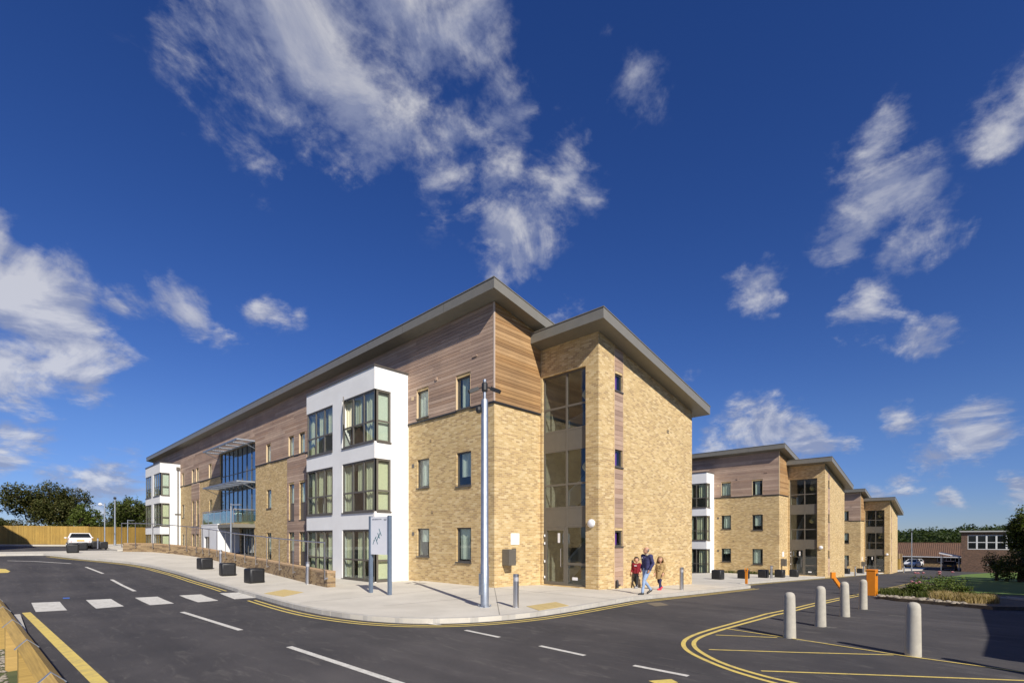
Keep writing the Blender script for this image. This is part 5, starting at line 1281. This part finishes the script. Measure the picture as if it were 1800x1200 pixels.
def tree_px(px, dep, ytop, label, wpx, material, seed, n=6000, size=.26, group='trees behind the timber fence', base=None, shape='round', name='tree'):
    P = at_depth(px, dep); P.z = gz(P.x, P.y) if base is None else base
    H = CAM.z-(ytop-CY)/F_PX*dep-P.z; Wd = wpx*dep/F_PX/2; rnd = random.Random(seed)
    bl_ = []
    if shape == 'round':
        for i in range(9):
            a = i*.7+rnd.uniform(0,.6); q = rnd.uniform(.35,.75); bl_.append((math.cos(a)*Wd*q, math.sin(a)*Wd*q*.8, H*rnd.uniform(.42,.72), Wd*.42, Wd*.42, H*.2))
        bl_.append((0,0,H*.72,Wd*.5,Wd*.5,H*.24)); bl_.append((Wd*.2,0,H*.5,Wd*.55,Wd*.5,H*.26))
    elif shape == 'bush':
        for i in range(6):
            a = i*1.05; bl_.append((math.cos(a)*Wd*.5, math.sin(a)*Wd*.5, H*rnd.uniform(.35,.6), Wd*.5, Wd*.5, H*.36))
    else:
        for i in range(7):
            f = i/6; bl_.append((rnd.uniform(-.2,.2)*Wd, rnd.uniform(-.2,.2)*Wd, H*(.2+.7*f), Wd*(.95-.6*f), Wd*(.95-.6*f), H*.16))
    return tree(label, P, H*.4, bl_, n, size, material, seed, .16 if shape != 'round' else .24, name, group)
tree_px(88, 70, 843, 'wide spreading hawthorn tree behind the timber fence', 122, ['leaf','leaf_brown','leaf'], 11, 26000, .27)
tree_px(148, 68, 880, 'ivy-clad pale branching tree behind the parked white car', 50, ['leaf_pale'], 12, 5500, .24)
tree_px(230, 72, 870, 'rounded dark tree rising behind the far white bay', 72, ['leaf','leaf_pale'], 13, 14000, .26)
tree_px(195, 80, 908, 'lower dark tree between the ivy tree and the far bay', 60, ['leaf'], 19, 6500, .28)
tree_px(-14, 66, 903, 'dark tree at the shaded end of the timber fence', 70, ['leaf'], 14, 9000, .26)
tree_px(40, 67, 908, 'brownish shrub just above the shaded fence', 60, ['leaf_brown'], 15, 2200, .24, shape='bush', name='shrub')
tree_px(105, 68, 909, 'green shrub under the spreading hawthorn', 56, ['leaf'], 16, 2200, .24, shape='bush', name='shrub')
tree_px(168, 69, 912, 'green shrub behind the thin globe lamp', 44, ['leaf_pale'], 17, 1800, .22, shape='bush', name='shrub')
tree_px(250, 70, 905, 'green shrub at the foot of the far white bay', 50, ['leaf'], 18, 2000, .24, shape='bush', name='shrub')
# trees at the right by the old hall
tree_px(1800, 46, 884, 'tall rowan tree in front of the brick hall windows', 66, ['leaf','leaf_pale'], 21, 11000, .2, 'trees on the lawn', shape='round')
tree_px(1792, 44, 962, 'dark spreading shrub below the rowan tree', 70, ['leaf'], 22, 3600, .2, 'trees on the lawn', shape='bush', name='shrub')
tree_px(1752, 47, 966, 'small dark shrub reaching across the brick hall wall', 40, ['leaf'], 23, 1500, .16, 'trees on the lawn', shape='bush', name='shrub')
# off to the right: trees that shade the lawn
for i, (x, y, h) in enumerate(((23,-22.5,9.5),(31,-23,10.5),(39,-23.5,11),(48,-24,11.5),(57,-24.5,12))):
    tree(f'leafy lime tree in the row south of the lawn, {["closest to the annex","second from the annex","in the middle of the row","second from the rowan","closest to the rowan"][i]}', (x,y,gz(x,y)), h*.4,
         [(0,0,h*.62,3.4,3.4,h*.3),(1.5,1,h*.5,2.4,2.4,h*.25),(-1.6,.6,h*.52,2.4,2.4,h*.24),(.3,-1.4,h*.7,2.2,2.2,h*.24),(2.6,0,h*.45,2.6,2.2,h*.25),(-2.6,0,h*.45,2.6,2.2,h*.25)], 5200, .55, 'leaf', 30+i, .25, group='lime trees south of the lawn', fine=False)
# woodland on the skyline
rnd = random.Random(5); mb = MB(); fb = []
for i in range(150):
    px = 1555+i*2.1+rnd.uniform(-4,4); dep = rnd.uniform(190,300); P = at_depth(px, dep); base = -4
    yt = 929+rnd.uniform(-3,7)-(4 if px > 1690 else 0)+(5 if px < 1600 else 0)
    top = CAM.z-(yt-CY)/F_PX*dep; h = top-base; fb.append((P.x,P.y,base+h*.55,rnd.uniform(4,6),rnd.uniform(4,6),h*.46))
leaves(mb, rnd, fb, 26000, 1.25, .5); wd_ = mb.build('woodland', MT['leaf_far'], None, fix=False); tag(wd_, 'dark green wooded hillside along the skyline', 'woodland', kind='stuff')
mb = MB(); fb = []
for i in range(60):
    px = -120+i*7+rnd.uniform(-4,4); dep = rnd.uniform(110,150); P = at_depth(px, dep); yt = 925+rnd.uniform(-4,6); top = CAM.z-(yt-CY)/F_PX*dep; h = top-.5; fb.append((P.x,P.y,.5+h*.5,3,3,h*.5))
leaves(mb, rnd, fb, 9000, .8, .5); wd_ = mb.build('hedgerow', MT['leaf_far'], None, fix=False); tag(wd_, 'distant dark hedgerow behind the timber fence', 'hedgerow', kind='stuff')
# slope of the hill under the wood
hl = sheet('hillside', [(110,-60),(420,-220),(420,260),(110,120)], 0, MT['meadow'], zfun=lambda x, y: -3.6+max(0, x-130)*.006); struct(hl)
# rose bush and dry grasses in the bed
def spot(px, py, off=0.0): q = gp(px, py, off); return q
for i, (px, py, wd, ht, lb) in enumerate([(1652,1046,2.1,.95,'broad rose bush with pale pink blooms in the planting bed'),(1610,1046,.9,.55,'smaller rose bush beside the orange cabinet'),(1690,1049,.9,.5,'low leafy rose bush before the lawn edging')]):
    P = spot(px, py); t = thing('rose_bush', lb, 'shrub', P, 0, 'rose bushes in the planting bed'); rnd = random.Random(60+i)
    mb = MB()
    for k in range(9):
        a = k*.7; mb.tube([(0,0,0),(math.cos(a)*wd*.25,math.sin(a)*wd*.25,ht*.5),(math.cos(a)*wd*.42,math.sin(a)*wd*.42,ht*.85)],[.012,.009,.005],4)
    mb.build('stem', MT['bark'], t)
    mb = MB(); leaves(mb, rnd, [(math.cos(k*1.26)*wd*.27,math.sin(k*1.26)*wd*.27,ht*.5,wd*.27,wd*.27,ht*.42) for k in range(5)]+[(0,0,ht*.6,wd*.3,wd*.3,ht*.42)], 1500, .085, .7); mb.build('foliage', MT['leaf_pale'], t, fix=False)
    if i < 2:
        for k in range(7 if i == 0 else 3):
            a = rnd.uniform(0,6.28); q = rnd.uniform(0,.42)*wd; m2 = MB(); c = (math.cos(a)*q,math.sin(a)*q,ht*rnd.uniform(.85,1.08))
            for ring in range(3):
                for w_ in range(5):
                    b_ = w_*1.256+ring*.6; rr = .065-.017*ring; d = Vector((math.cos(b_),math.sin(b_),0)); s_ = Vector((-d.y,d.x,0))
                    m2.add([Vector(c)+d*.01, Vector(c)+d*rr+s_*.03+Vector((0,0,.02+ring*.02)), Vector(c)+d*(rr+.012)+Vector((0,0,.035+ring*.02)), Vector(c)+d*rr-s_*.03+Vector((0,0,.02+ring*.02))],[(0,1,2,3)])
            m2.build('flower', MT['petal'], t, fix=False)
def tufts(name, label, cat, pts, blade_h, blade_n, material, spread, seed, width=.012):
    rnd = random.Random(seed); mb = MB()
    for (x, y, z) in pts:
        for _ in range(blade_n):
            a = rnd.uniform(0,6.28); q = rnd.uniform(0,spread); h = blade_h*rnd.uniform(.5,1.2); bx, by = x+math.cos(a)*q, y+math.sin(a)*q
            b_ = rnd.uniform(0,6.28); ln = h*rnd.uniform(.15,.7); d = Vector((math.cos(b_),math.sin(b_),0)); s_ = Vector((-d.y,d.x,0))*width
            p0 = Vector((bx,by,z)); p1 = p0+d*ln*.4+Vector((0,0,h*.65)); p2 = p0+d*ln+Vector((0,0,h))
            mb.add([p0-s_, p0+s_, p1+s_*.7, p1-s_*.7, p2], [(0,1,2,3),(3,2,4)])
    o = mb.build(name, MT[material], None, fix=False); return tag(o, label, cat, kind='stuff')
rnd = random.Random(8)
def bed_pts(n, poly, off=.0):
    out = []
    for _ in range(n):
        a, b = rnd.choice(poly); P = spot(a+rnd.uniform(-16,16), b+rnd.uniform(-3.2,2.6), off); out.append((P.x,P.y,gz(P.x,P.y,off)))
    return out
tufts('dry_grass', 'straw-coloured dry grass along the front of the planting bed', 'grass', bed_pts(110, [(1668,1054),(1690,1055.5),(1712,1057),(1735,1058.5),(1655,1051)]), .28, 26, 'drygrass', .16, 3)
tufts('ground_cover', 'low green growth between the roses in the planting bed', 'ground cover', bed_pts(170, [(1580,1043),(1600,1045),(1625,1047),(1645,1040),(1690,1047),(1565,1044),(1720,1052)]), .24, 22, 'grass', .2, 4, .016)
mb = MB()
for _ in range(160):
    a, b = rnd.choice([(1590,1050),(1630,1053),(1660,1056),(1690,1059),(1560,1047)]); P = spot(a+rnd.uniform(-16,16), b+rnd.uniform(-1.5,1.2)); s = rnd.uniform(.03,.10)
    mb.lathe([(s*.3,-s*.1),(s,s*.15),(s*.8,s*.5),(s*.3,s*.7)], 6, (P.x,P.y,gz(P.x,P.y)-.01))
tag(mb.build('bed_stones', MT['stone'], None, smooth=60), 'loose pale stones edging the planting bed', 'stones', kind='stuff')
# verge: rough grass and pale gravel behind the trip rail
pts = [(-13.45-abs(rnd.gauss(0,.6)), rnd.uniform(-7,3.5)) for _ in range(900)]
tufts('verge_grass', 'rough short grass on the verge behind the timber trip rail', 'grass', [(x,y,gz(x,y,.01)) for x, y in pts if x < -13.6], .09, 18, 'grass', .12, 6, .006)
mb = MB()
for _ in range(1100):
    x, y = -13.42-abs(rnd.gauss(0,.28)), rnd.uniform(-7,3.5); s = rnd.uniform(.012,.04)
    mb.lathe([(s*.4,-s*.2),(s,s*.2),(s*.4,s*.7)], 5, (x,y,gz(x,y,.012)))
tag(mb.build('verge_gravel', MT['stone'], None, smooth=60), 'pale gravel strip under the timber trip rail', 'gravel', kind='stuff')
# weeds at the foot of the middle block
pts = []
for _ in range(70): y = rnd.uniform(.3,4.6)-.6; x = 35.1-rnd.uniform(.05,.4); pts.append((x,y,gz(x,y)))
tufts('wall_weeds', 'straggling weeds along the foot of the middle block', 'weeds', pts, .28, 12, 'grass', .12, 9, .012)

# ---------------------------------------------------------------- people
def capsule(mb, a, b, r0, r1, n=10):
    a, b = Vector(a), Vector(b); d = (b-a); ln = d.length; d = d/ln if ln > 1e-6 else Vector((0,0,1))
    pts, rs = [], []
    for k in (-1,-.8,-.45): pts.append(a+d*r0*k); rs.append(r0*math.sqrt(max(0.0004,1-k*k)))
    pts.append(a); rs.append(r0); pts.append(b); rs.append(r1)
    for k in (.45,.8,1): pts.append(b+d*r1*k); rs.append(r1*math.sqrt(max(0.0004,1-k*k)))
    mb.tube(pts, rs, n)
def remeshed(mb, voxel, smooth_it=4):
    me = bpy.data.meshes.new('tmp'); me.from_pydata(mb.v, [], mb.f); ob = bpy.data.objects.new('tmp', me); col.objects.link(ob)
    m = ob.modifiers.new('r','REMESH'); m.mode = 'VOXEL'; m.voxel_size = voxel
    s = ob.modifiers.new('s','SMOOTH'); s.iterations = smooth_it; s.factor = .5
    dg = bpy.context.evaluated_depsgraph_get(); out = bpy.data.meshes.new_from_object(ob.evaluated_get(dg)); bpy.data.objects.remove(ob); return out
def shell_of(me, keep, infl, fold, name, material, parent, off=0.0):
    bm = bmesh.new(); bm.from_mesh(me); bm.faces.ensure_lookup_table()
    bmesh.ops.delete(bm, geom=[f for f in bm.faces if not keep(f.calc_center_median())], context='FACES')
    bm.normal_update()
    for v in bm.verts: v.co += v.normal*(infl+fold*noise.noise(v.co*13+Vector((off,0,0))))
    be = [e for e in bm.edges if len(e.link_faces) == 1]; r_ = bmesh.ops.extrude_edge_only(bm, edges=be)
    for v in [g for g in r_['geom'] if isinstance(g, bmesh.types.BMVert)]: v.co -= v.normal*infl*.9
    m2 = bpy.data.meshes.new(name); bm.to_mesh(m2); bm.free(); m2.materials.append(material); m2.polygons.foreach_set('use_smooth',[True]*len(m2.polygons))
    o = bpy.data.objects.new(name, m2); col.objects.link(o); o.parent = parent; return o
def person(px, py, ytop, heading, label, S, fit):
    P = gp(px, py); H = z_at(P.x, P.y, ytop)-P.z
    root = thing('person', label, 'person', P, math.atan2(heading[1], heading[0])-math.pi/2)
    k = H/S['h']; caps = []
    def c(lbl, a, b, r0, r1): caps.append((lbl, Vector(a)*k, Vector(b)*k, r0*k, r1*k))
    J = S['J']; bw = S.get('bulk', 1.0)
    hd = Vector(J['head']); yaw = S.get('yaw', 0); fw = Vector((math.sin(yaw), math.cos(yaw), 0)); hr = S['hr']
    c('head', hd+Vector((0,0,-hr*.35))+fw*hr*.18, hd+Vector((0,0,hr*.22))-fw*hr*.12, hr*.78, hr*.92)
    c('head', hd+fw*hr*.45+Vector((0,0,-hr*.75)), hd+fw*hr*.35+Vector((0,0,-.1*hr)), hr*.38, hr*.55)
    c('head', hd+fw*hr*.98+Vector((0,0,-hr*.28)), hd+fw*hr*.88+Vector((0,0,hr*.08)), hr*.15, hr*.09)
    sdv = Vector((fw.y,-fw.x,0))
    for s in (-1,1): c('head', hd+sdv*s*hr*.86+Vector((0,0,-hr*.22)), hd+sdv*s*hr*.88+Vector((0,0,hr*.12)), hr*.13, hr*.15)
    c('neck', J['neck'], hd+Vector((0,0,-hr*.6)), .052*bw, .05*bw)
    pl, ch = Vector(J['pelvis']), Vector(J['chest'])
    for s in (-1,1):
        c('torso', pl+Vector((s*.055*bw,0,.06)), ch+Vector((s*.075*bw,0,0)), .105*bw, .115*bw)
        c('torso', ch+Vector((s*.07*bw,0,.02)), Vector(J['shL' if s < 0 else 'shR']), .10*bw, .075*bw)
        c('pelvis', pl+Vector((s*.07*bw,0,.03)), pl+Vector((s*.08*bw,0,-.03)), .105*bw, .11*bw)
    for s in 'LR':
        c('arm', J['sh'+s], J['el'+s], .062*bw, .047*bw); c('arm', J['el'+s], J['wr'+s], .046*bw, .033*bw)
        wr, hn = Vector(J['wr'+s]), Vector(J['hn'+s]); d = (hn-wr).normalized(); c('hand', wr, wr+d*.05, .03, .036)
        sd = d.cross(Vector((0,1,0))).normalized() if abs(d.y) < .9 else Vector((1,0,0))
        fwd_ = sd.cross(d)
        for i in range(4):
            o_ = fwd_*(-.03+.02*i); c('hand', wr+d*.06+o_, wr+d*(.105+.012*(1.5-abs(i-1.4)))+o_*1.1, .0105, .0095); 
            c('hand', wr+d*(.105+.012*(1.5-abs(i-1.4)))+o_*1.1, wr+d*(.13+.012*(1.5-abs(i-1.4)))+o_+sd*.012, .0095, .008)
        c('hand', wr+d*.02+fwd_*.03, wr+d*.07+fwd_*.055, .012, .009)
        c('leg', J['hp'+s], J['kn'+s], .088*bw, .06*bw); c('leg', J['kn'+s], J['an'+s], .058*bw, .04*bw)
        an, to = Vector(J['an'+s]), Vector(J['to'+s]); c('foot', an+Vector((0,-.03,-.035)), to, .043, .034)
    mb = MB()
    for cc in caps: capsule(mb, *cc[1:])
    me = remeshed(mb, S.get('voxel', .014), 3)
    def lab(p):
        best = None
        for (l, a, b, r0, r1) in caps:
            ab = b-a; tt = max(0, min(1, (p-a).dot(ab)/max(ab.dot(ab),1e-9))); d = (p-(a+ab*tt)).length-(r0+(r1-r0)*tt)
            if best is None or d < best[0]: best = (d, l)
        return best[1]
    mats_ = []; idx = {}
    for l in ('head','neck','torso','pelvis','arm','hand','leg','foot'):
        idx[l] = len(mats_); mats_.append(fit.get(l, MT['skin']))
    for m in mats_: me.materials.append(m)
    for f in me.polygons: f.material_index = idx[lab(f.center)]; f.use_smooth = True
    body = bpy.data.objects.new('body', me); col.objects.link(body); body.parent = root
    fit['extra'](root, me, lab, k, J, hd*k, hr*k, fw, sdv, caps)
    mb = MB()
    for s in (-1,1): mb.lathe([(.002,-.5),(.7,-.35),(1,0),(.7,.35),(.002,.5)],8)
    mb = MB()
    for s in (-1,1):
        e = (hd+fw*hr*.86+sdv*s*hr*.36+Vector((0,0,hr*.12)))*k; q = hr*.1*k; mb.add([e+Vector((x,y,z))*q for x,y,z in ((1,0,0),(-1,0,0),(0,1,0),(0,-1,0),(0,0,1),(0,0,-1))],[(0,2,4),(2,1,4),(1,3,4),(3,0,4),(2,0,5),(1,2,5),(3,1,5),(0,3,5)])
    mb.build('eye', MT['black'], root)
    mb = MB(); e = (hd+fw*hr*.83+Vector((0,0,-hr*.58)))*k; mb.obox(e, sdv*hr*.26*k, fw*hr*.05*k, Vector((0,0,hr*.04*k))); mb.build('mouth', mat('lip', (.32,.12,.09), .5), root)
    return root
adult = dict(h=1.75, hr=.115, voxel=.013, yaw=.35, bulk=1.0, J=dict(head=(0,.03,1.635), neck=(0,.0,1.48), chest=(0,0,1.30), pelvis=(0,0,.97), shL=(-.2,.0,1.42), shR=(.2,0,1.42),
   elL=(-.27,-.06,1.15), wrL=(-.24,.08,.93), hnL=(-.22,.12,.84), elR=(.31,-.1,1.15), wrR=(.22,.06,.97), hnR=(.18,.1,.9),
   hpL=(-.095,0,.92), knL=(-.10,.22,.53), anL=(-.10,.30,.09), toL=(-.11,.47,.04), hpR=(.095,0,.92), knR=(.10,.04,.50), anR=(.10,-.27,.17), toR=(.11,-.13,.045)))
child = dict(h=1.22, hr=.098, voxel=.012, yaw=-.3, bulk=.74, J=dict(head=(0,.02,1.12), neck=(0,0,.98), chest=(0,0,.86), pelvis=(0,0,.62), shL=(-.125,0,.935), shR=(.125,0,.935),
   elL=(-.17,-.03,.76), wrL=(-.16,.08,.62), hnL=(-.15,.11,.55), elR=(.17,-.02,.76), wrR=(.18,.07,.61), hnR=(.18,.1,.54),
   hpL=(-.06,0,.58), knL=(-.06,.13,.33), anL=(-.065,.17,.07), toL=(-.07,.30,.035), hpR=(.06,0,.58), knR=(.065,.02,.31), anR=(.065,-.17,.11), toR=(.07,-.06,.035)))
def fabric(name, a, b, rough=.9): return speckled(name, a, b, 60, rough, bump_s=.2, bump_scale=200)
navy = fabric('navy_jacket', (.045,.045,.12), (.035,.035,.10)); denim = fabric('faded_denim', (.22,.32,.50), (.33,.43,.60)); shoe = fabric('dark_shoe', (.02,.02,.022), (.03,.03,.03), .5)
maroon = fabric('maroon_sweatshirt', (.22,.008,.02), (.18,.007,.016)); blackt = fabric('black_trousers', (.012,.012,.016), (.02,.02,.024)); camel = fabric('camel_duffel_coat', (.42,.29,.13), (.37,.25,.11))
navyleg = fabric('navy_leggings', (.02,.02,.07), (.025,.025,.08)); red = fabric('red_shoe', (.6,.03,.06), (.5,.03,.05), .5); hairb = fabric('black_hair', (.015,.011,.009), (.025,.018,.014), .5); hairg = fabric('long_fair_brown_hair', (.20,.12,.05), (.30,.19,.08), .5)
grizzle = fabric('cropped_grey_hair', (.20,.17,.15), (.16,.14,.12))
def man_x(root, me, lab, k, J, hd, hr, fw, sdv, caps):
    shell_of(me, lambda p: lab(p) in ('torso','arm') or (lab(p) == 'pelvis' and p.z > .93*k), .016*k, .010*k, 'jacket', navy, root)
    shell_of(me, lambda p: (lab(p) in ('leg','pelvis')) and p.z < .99*k and not (p.z < .1*k), .010*k, .010*k, 'jeans', denim, root, 4)
    shell_of(me, lambda p: lab(p) == 'foot', .006*k, .001, 'shoe', shoe, root)
    shell_of(me, lambda p: lab(p) == 'head' and (p-hd).dot(fw) < -.1*hr and p.z < hd.z+hr*.45 and p.z > hd.z-hr*.5, .004*k, .001, 'hair', grizzle, root)
    m2 = MB(); m2.obox(Vector((.09,.125,1.36))*k+Vector((0,.02,0)), (.035*k,0,0), (0,.003,0), (0,0,.018*k)); m2.build('badge', MT['globe'], root)
    shell_of(me, lambda p: lab(p) == 'neck' and p.z < 1.53*k, .012*k, .0, 'collar', fabric('pale_shirt', (.5,.45,.35), (.45,.4,.3)), root)
def boy_x(root, me, lab, k, J, hd, hr, fw, sdv, caps):
    shell_of(me, lambda p: lab(p) in ('torso','arm') or (lab(p) == 'pelvis' and p.z > .6*k), .012*k, .007*k, 'sweatshirt', maroon, root)
    shell_of(me, lambda p: lab(p) in ('leg','pelvis') and p.z < .63*k and p.z > .07*k, .008*k, .006*k, 'trousers', blackt, root, 3)
    shell_of(me, lambda p: lab(p) == 'foot', .006*k, .0, 'shoe', fabric('grey_trainer', (.35,.35,.36), (.25,.25,.26)), root)
    shell_of(me, lambda p: lab(p) == 'head' and ((p-hd).dot(fw) < .25*hr or p.z > hd.z+hr*.62) and p.z > hd.z-hr*.35+max(0,(p-hd).dot(fw))*1.2, .013*k, .008*k, 'hair', hairb, root, 2)
    m2 = MB(); m2.obox(Vector((.0,.085,.885))*k+Vector((0,.03,0)), (.05*k,0,0), (0,.003,0), (0,0,.016*k)); m2.build('chest_print', MT['globe'], root)
def girl_x(root, me, lab, k, J, hd, hr, fw, sdv, caps):
    shell_of(me, lambda p: lab(p) in ('torso','arm','pelvis') or (lab(p) == 'leg' and p.z > .55*k), .018*k, .007*k, 'coat', camel, root)
    mb = MB(); mb.lathe([(.118*k,.40*k),(.155*k,.405*k),(.15*k,.5*k),(.135*k,.62*k),(.118*k,.72*k),(.09*k,.74*k)],20)
    mb.v = [(x*1.15, y*1.0+.01*math.sin(6*math.atan2(y,x))*k, z) for x, y, z in mb.v]; mb.build('coat_skirt', camel, root, smooth=60)
    shell_of(me, lambda p: lab(p) == 'leg' and p.z < .55*k and p.z > .07*k, .005*k, .003*k, 'leggings', navyleg, root)
    shell_of(me, lambda p: lab(p) == 'foot', .006*k, .0, 'shoe', red, root)
    shell_of(me, lambda p: lab(p) == 'head' and ((p-hd).dot(fw) < .3*hr or p.z > hd.z+hr*.6) and p.z > hd.z-hr*1.2+max(0,(p-hd).dot(fw))*2, .016*k, .006*k, 'hair', hairg, root, 2)
    mb = MB(); b_ = -fw
    for i in range(15):
        a = -1.25+i*.18; d = (b_*math.cos(a)+sdv*math.sin(a)); s0 = hd+d*hr*.95+Vector((0,0,hr*.1)); e = hd+d*hr*1.25+b_*.02+Vector((0,0,-hr*2.6-.03*k*math.sin(i*2.1))); mb.tube([s0, s0.lerp(e,.5)+d*.02*k, e],[.026*k,.028*k,.012*k],6)
    mb.build('long_hair', hairg, root, smooth=60)
    for i in range(3):
        m2 = MB(); m2.tube([(-.03*k,.125*k,(.86-i*.08)*k),(.03*k,.125*k,(.86-i*.08)*k)],.011*k,6); m2.build('toggle', blackt, root)
left_ = Vector((-ax.x,-ax.y)); tocam = Vector((-.724,-.690))
hm = (left_*.86+tocam*.42).normalized(); hb = (left_*.5+tocam*.7).normalized(); hg = (left_*.6+tocam*.6).normalized()
def outfit(t, l, f_, x): return dict(torso=t, arm=t, pelvis=l, leg=l, foot=f_, extra=x)
person(1137,1044,961.5,hm,'bald man in navy jacket and faded jeans walking past the tower',adult,outfit(navy,denim,shoe,man_x))
person(1119,1033,978.5,hb,'dark-haired boy in a maroon sweatshirt walking beside the man',child,outfit(maroon,blackt,shoe,boy_x))
person(1161,1036,977.5,hg,'long-haired girl in a camel duffel coat and red shoes',child,outfit(camel,navyleg,red,girl_x))
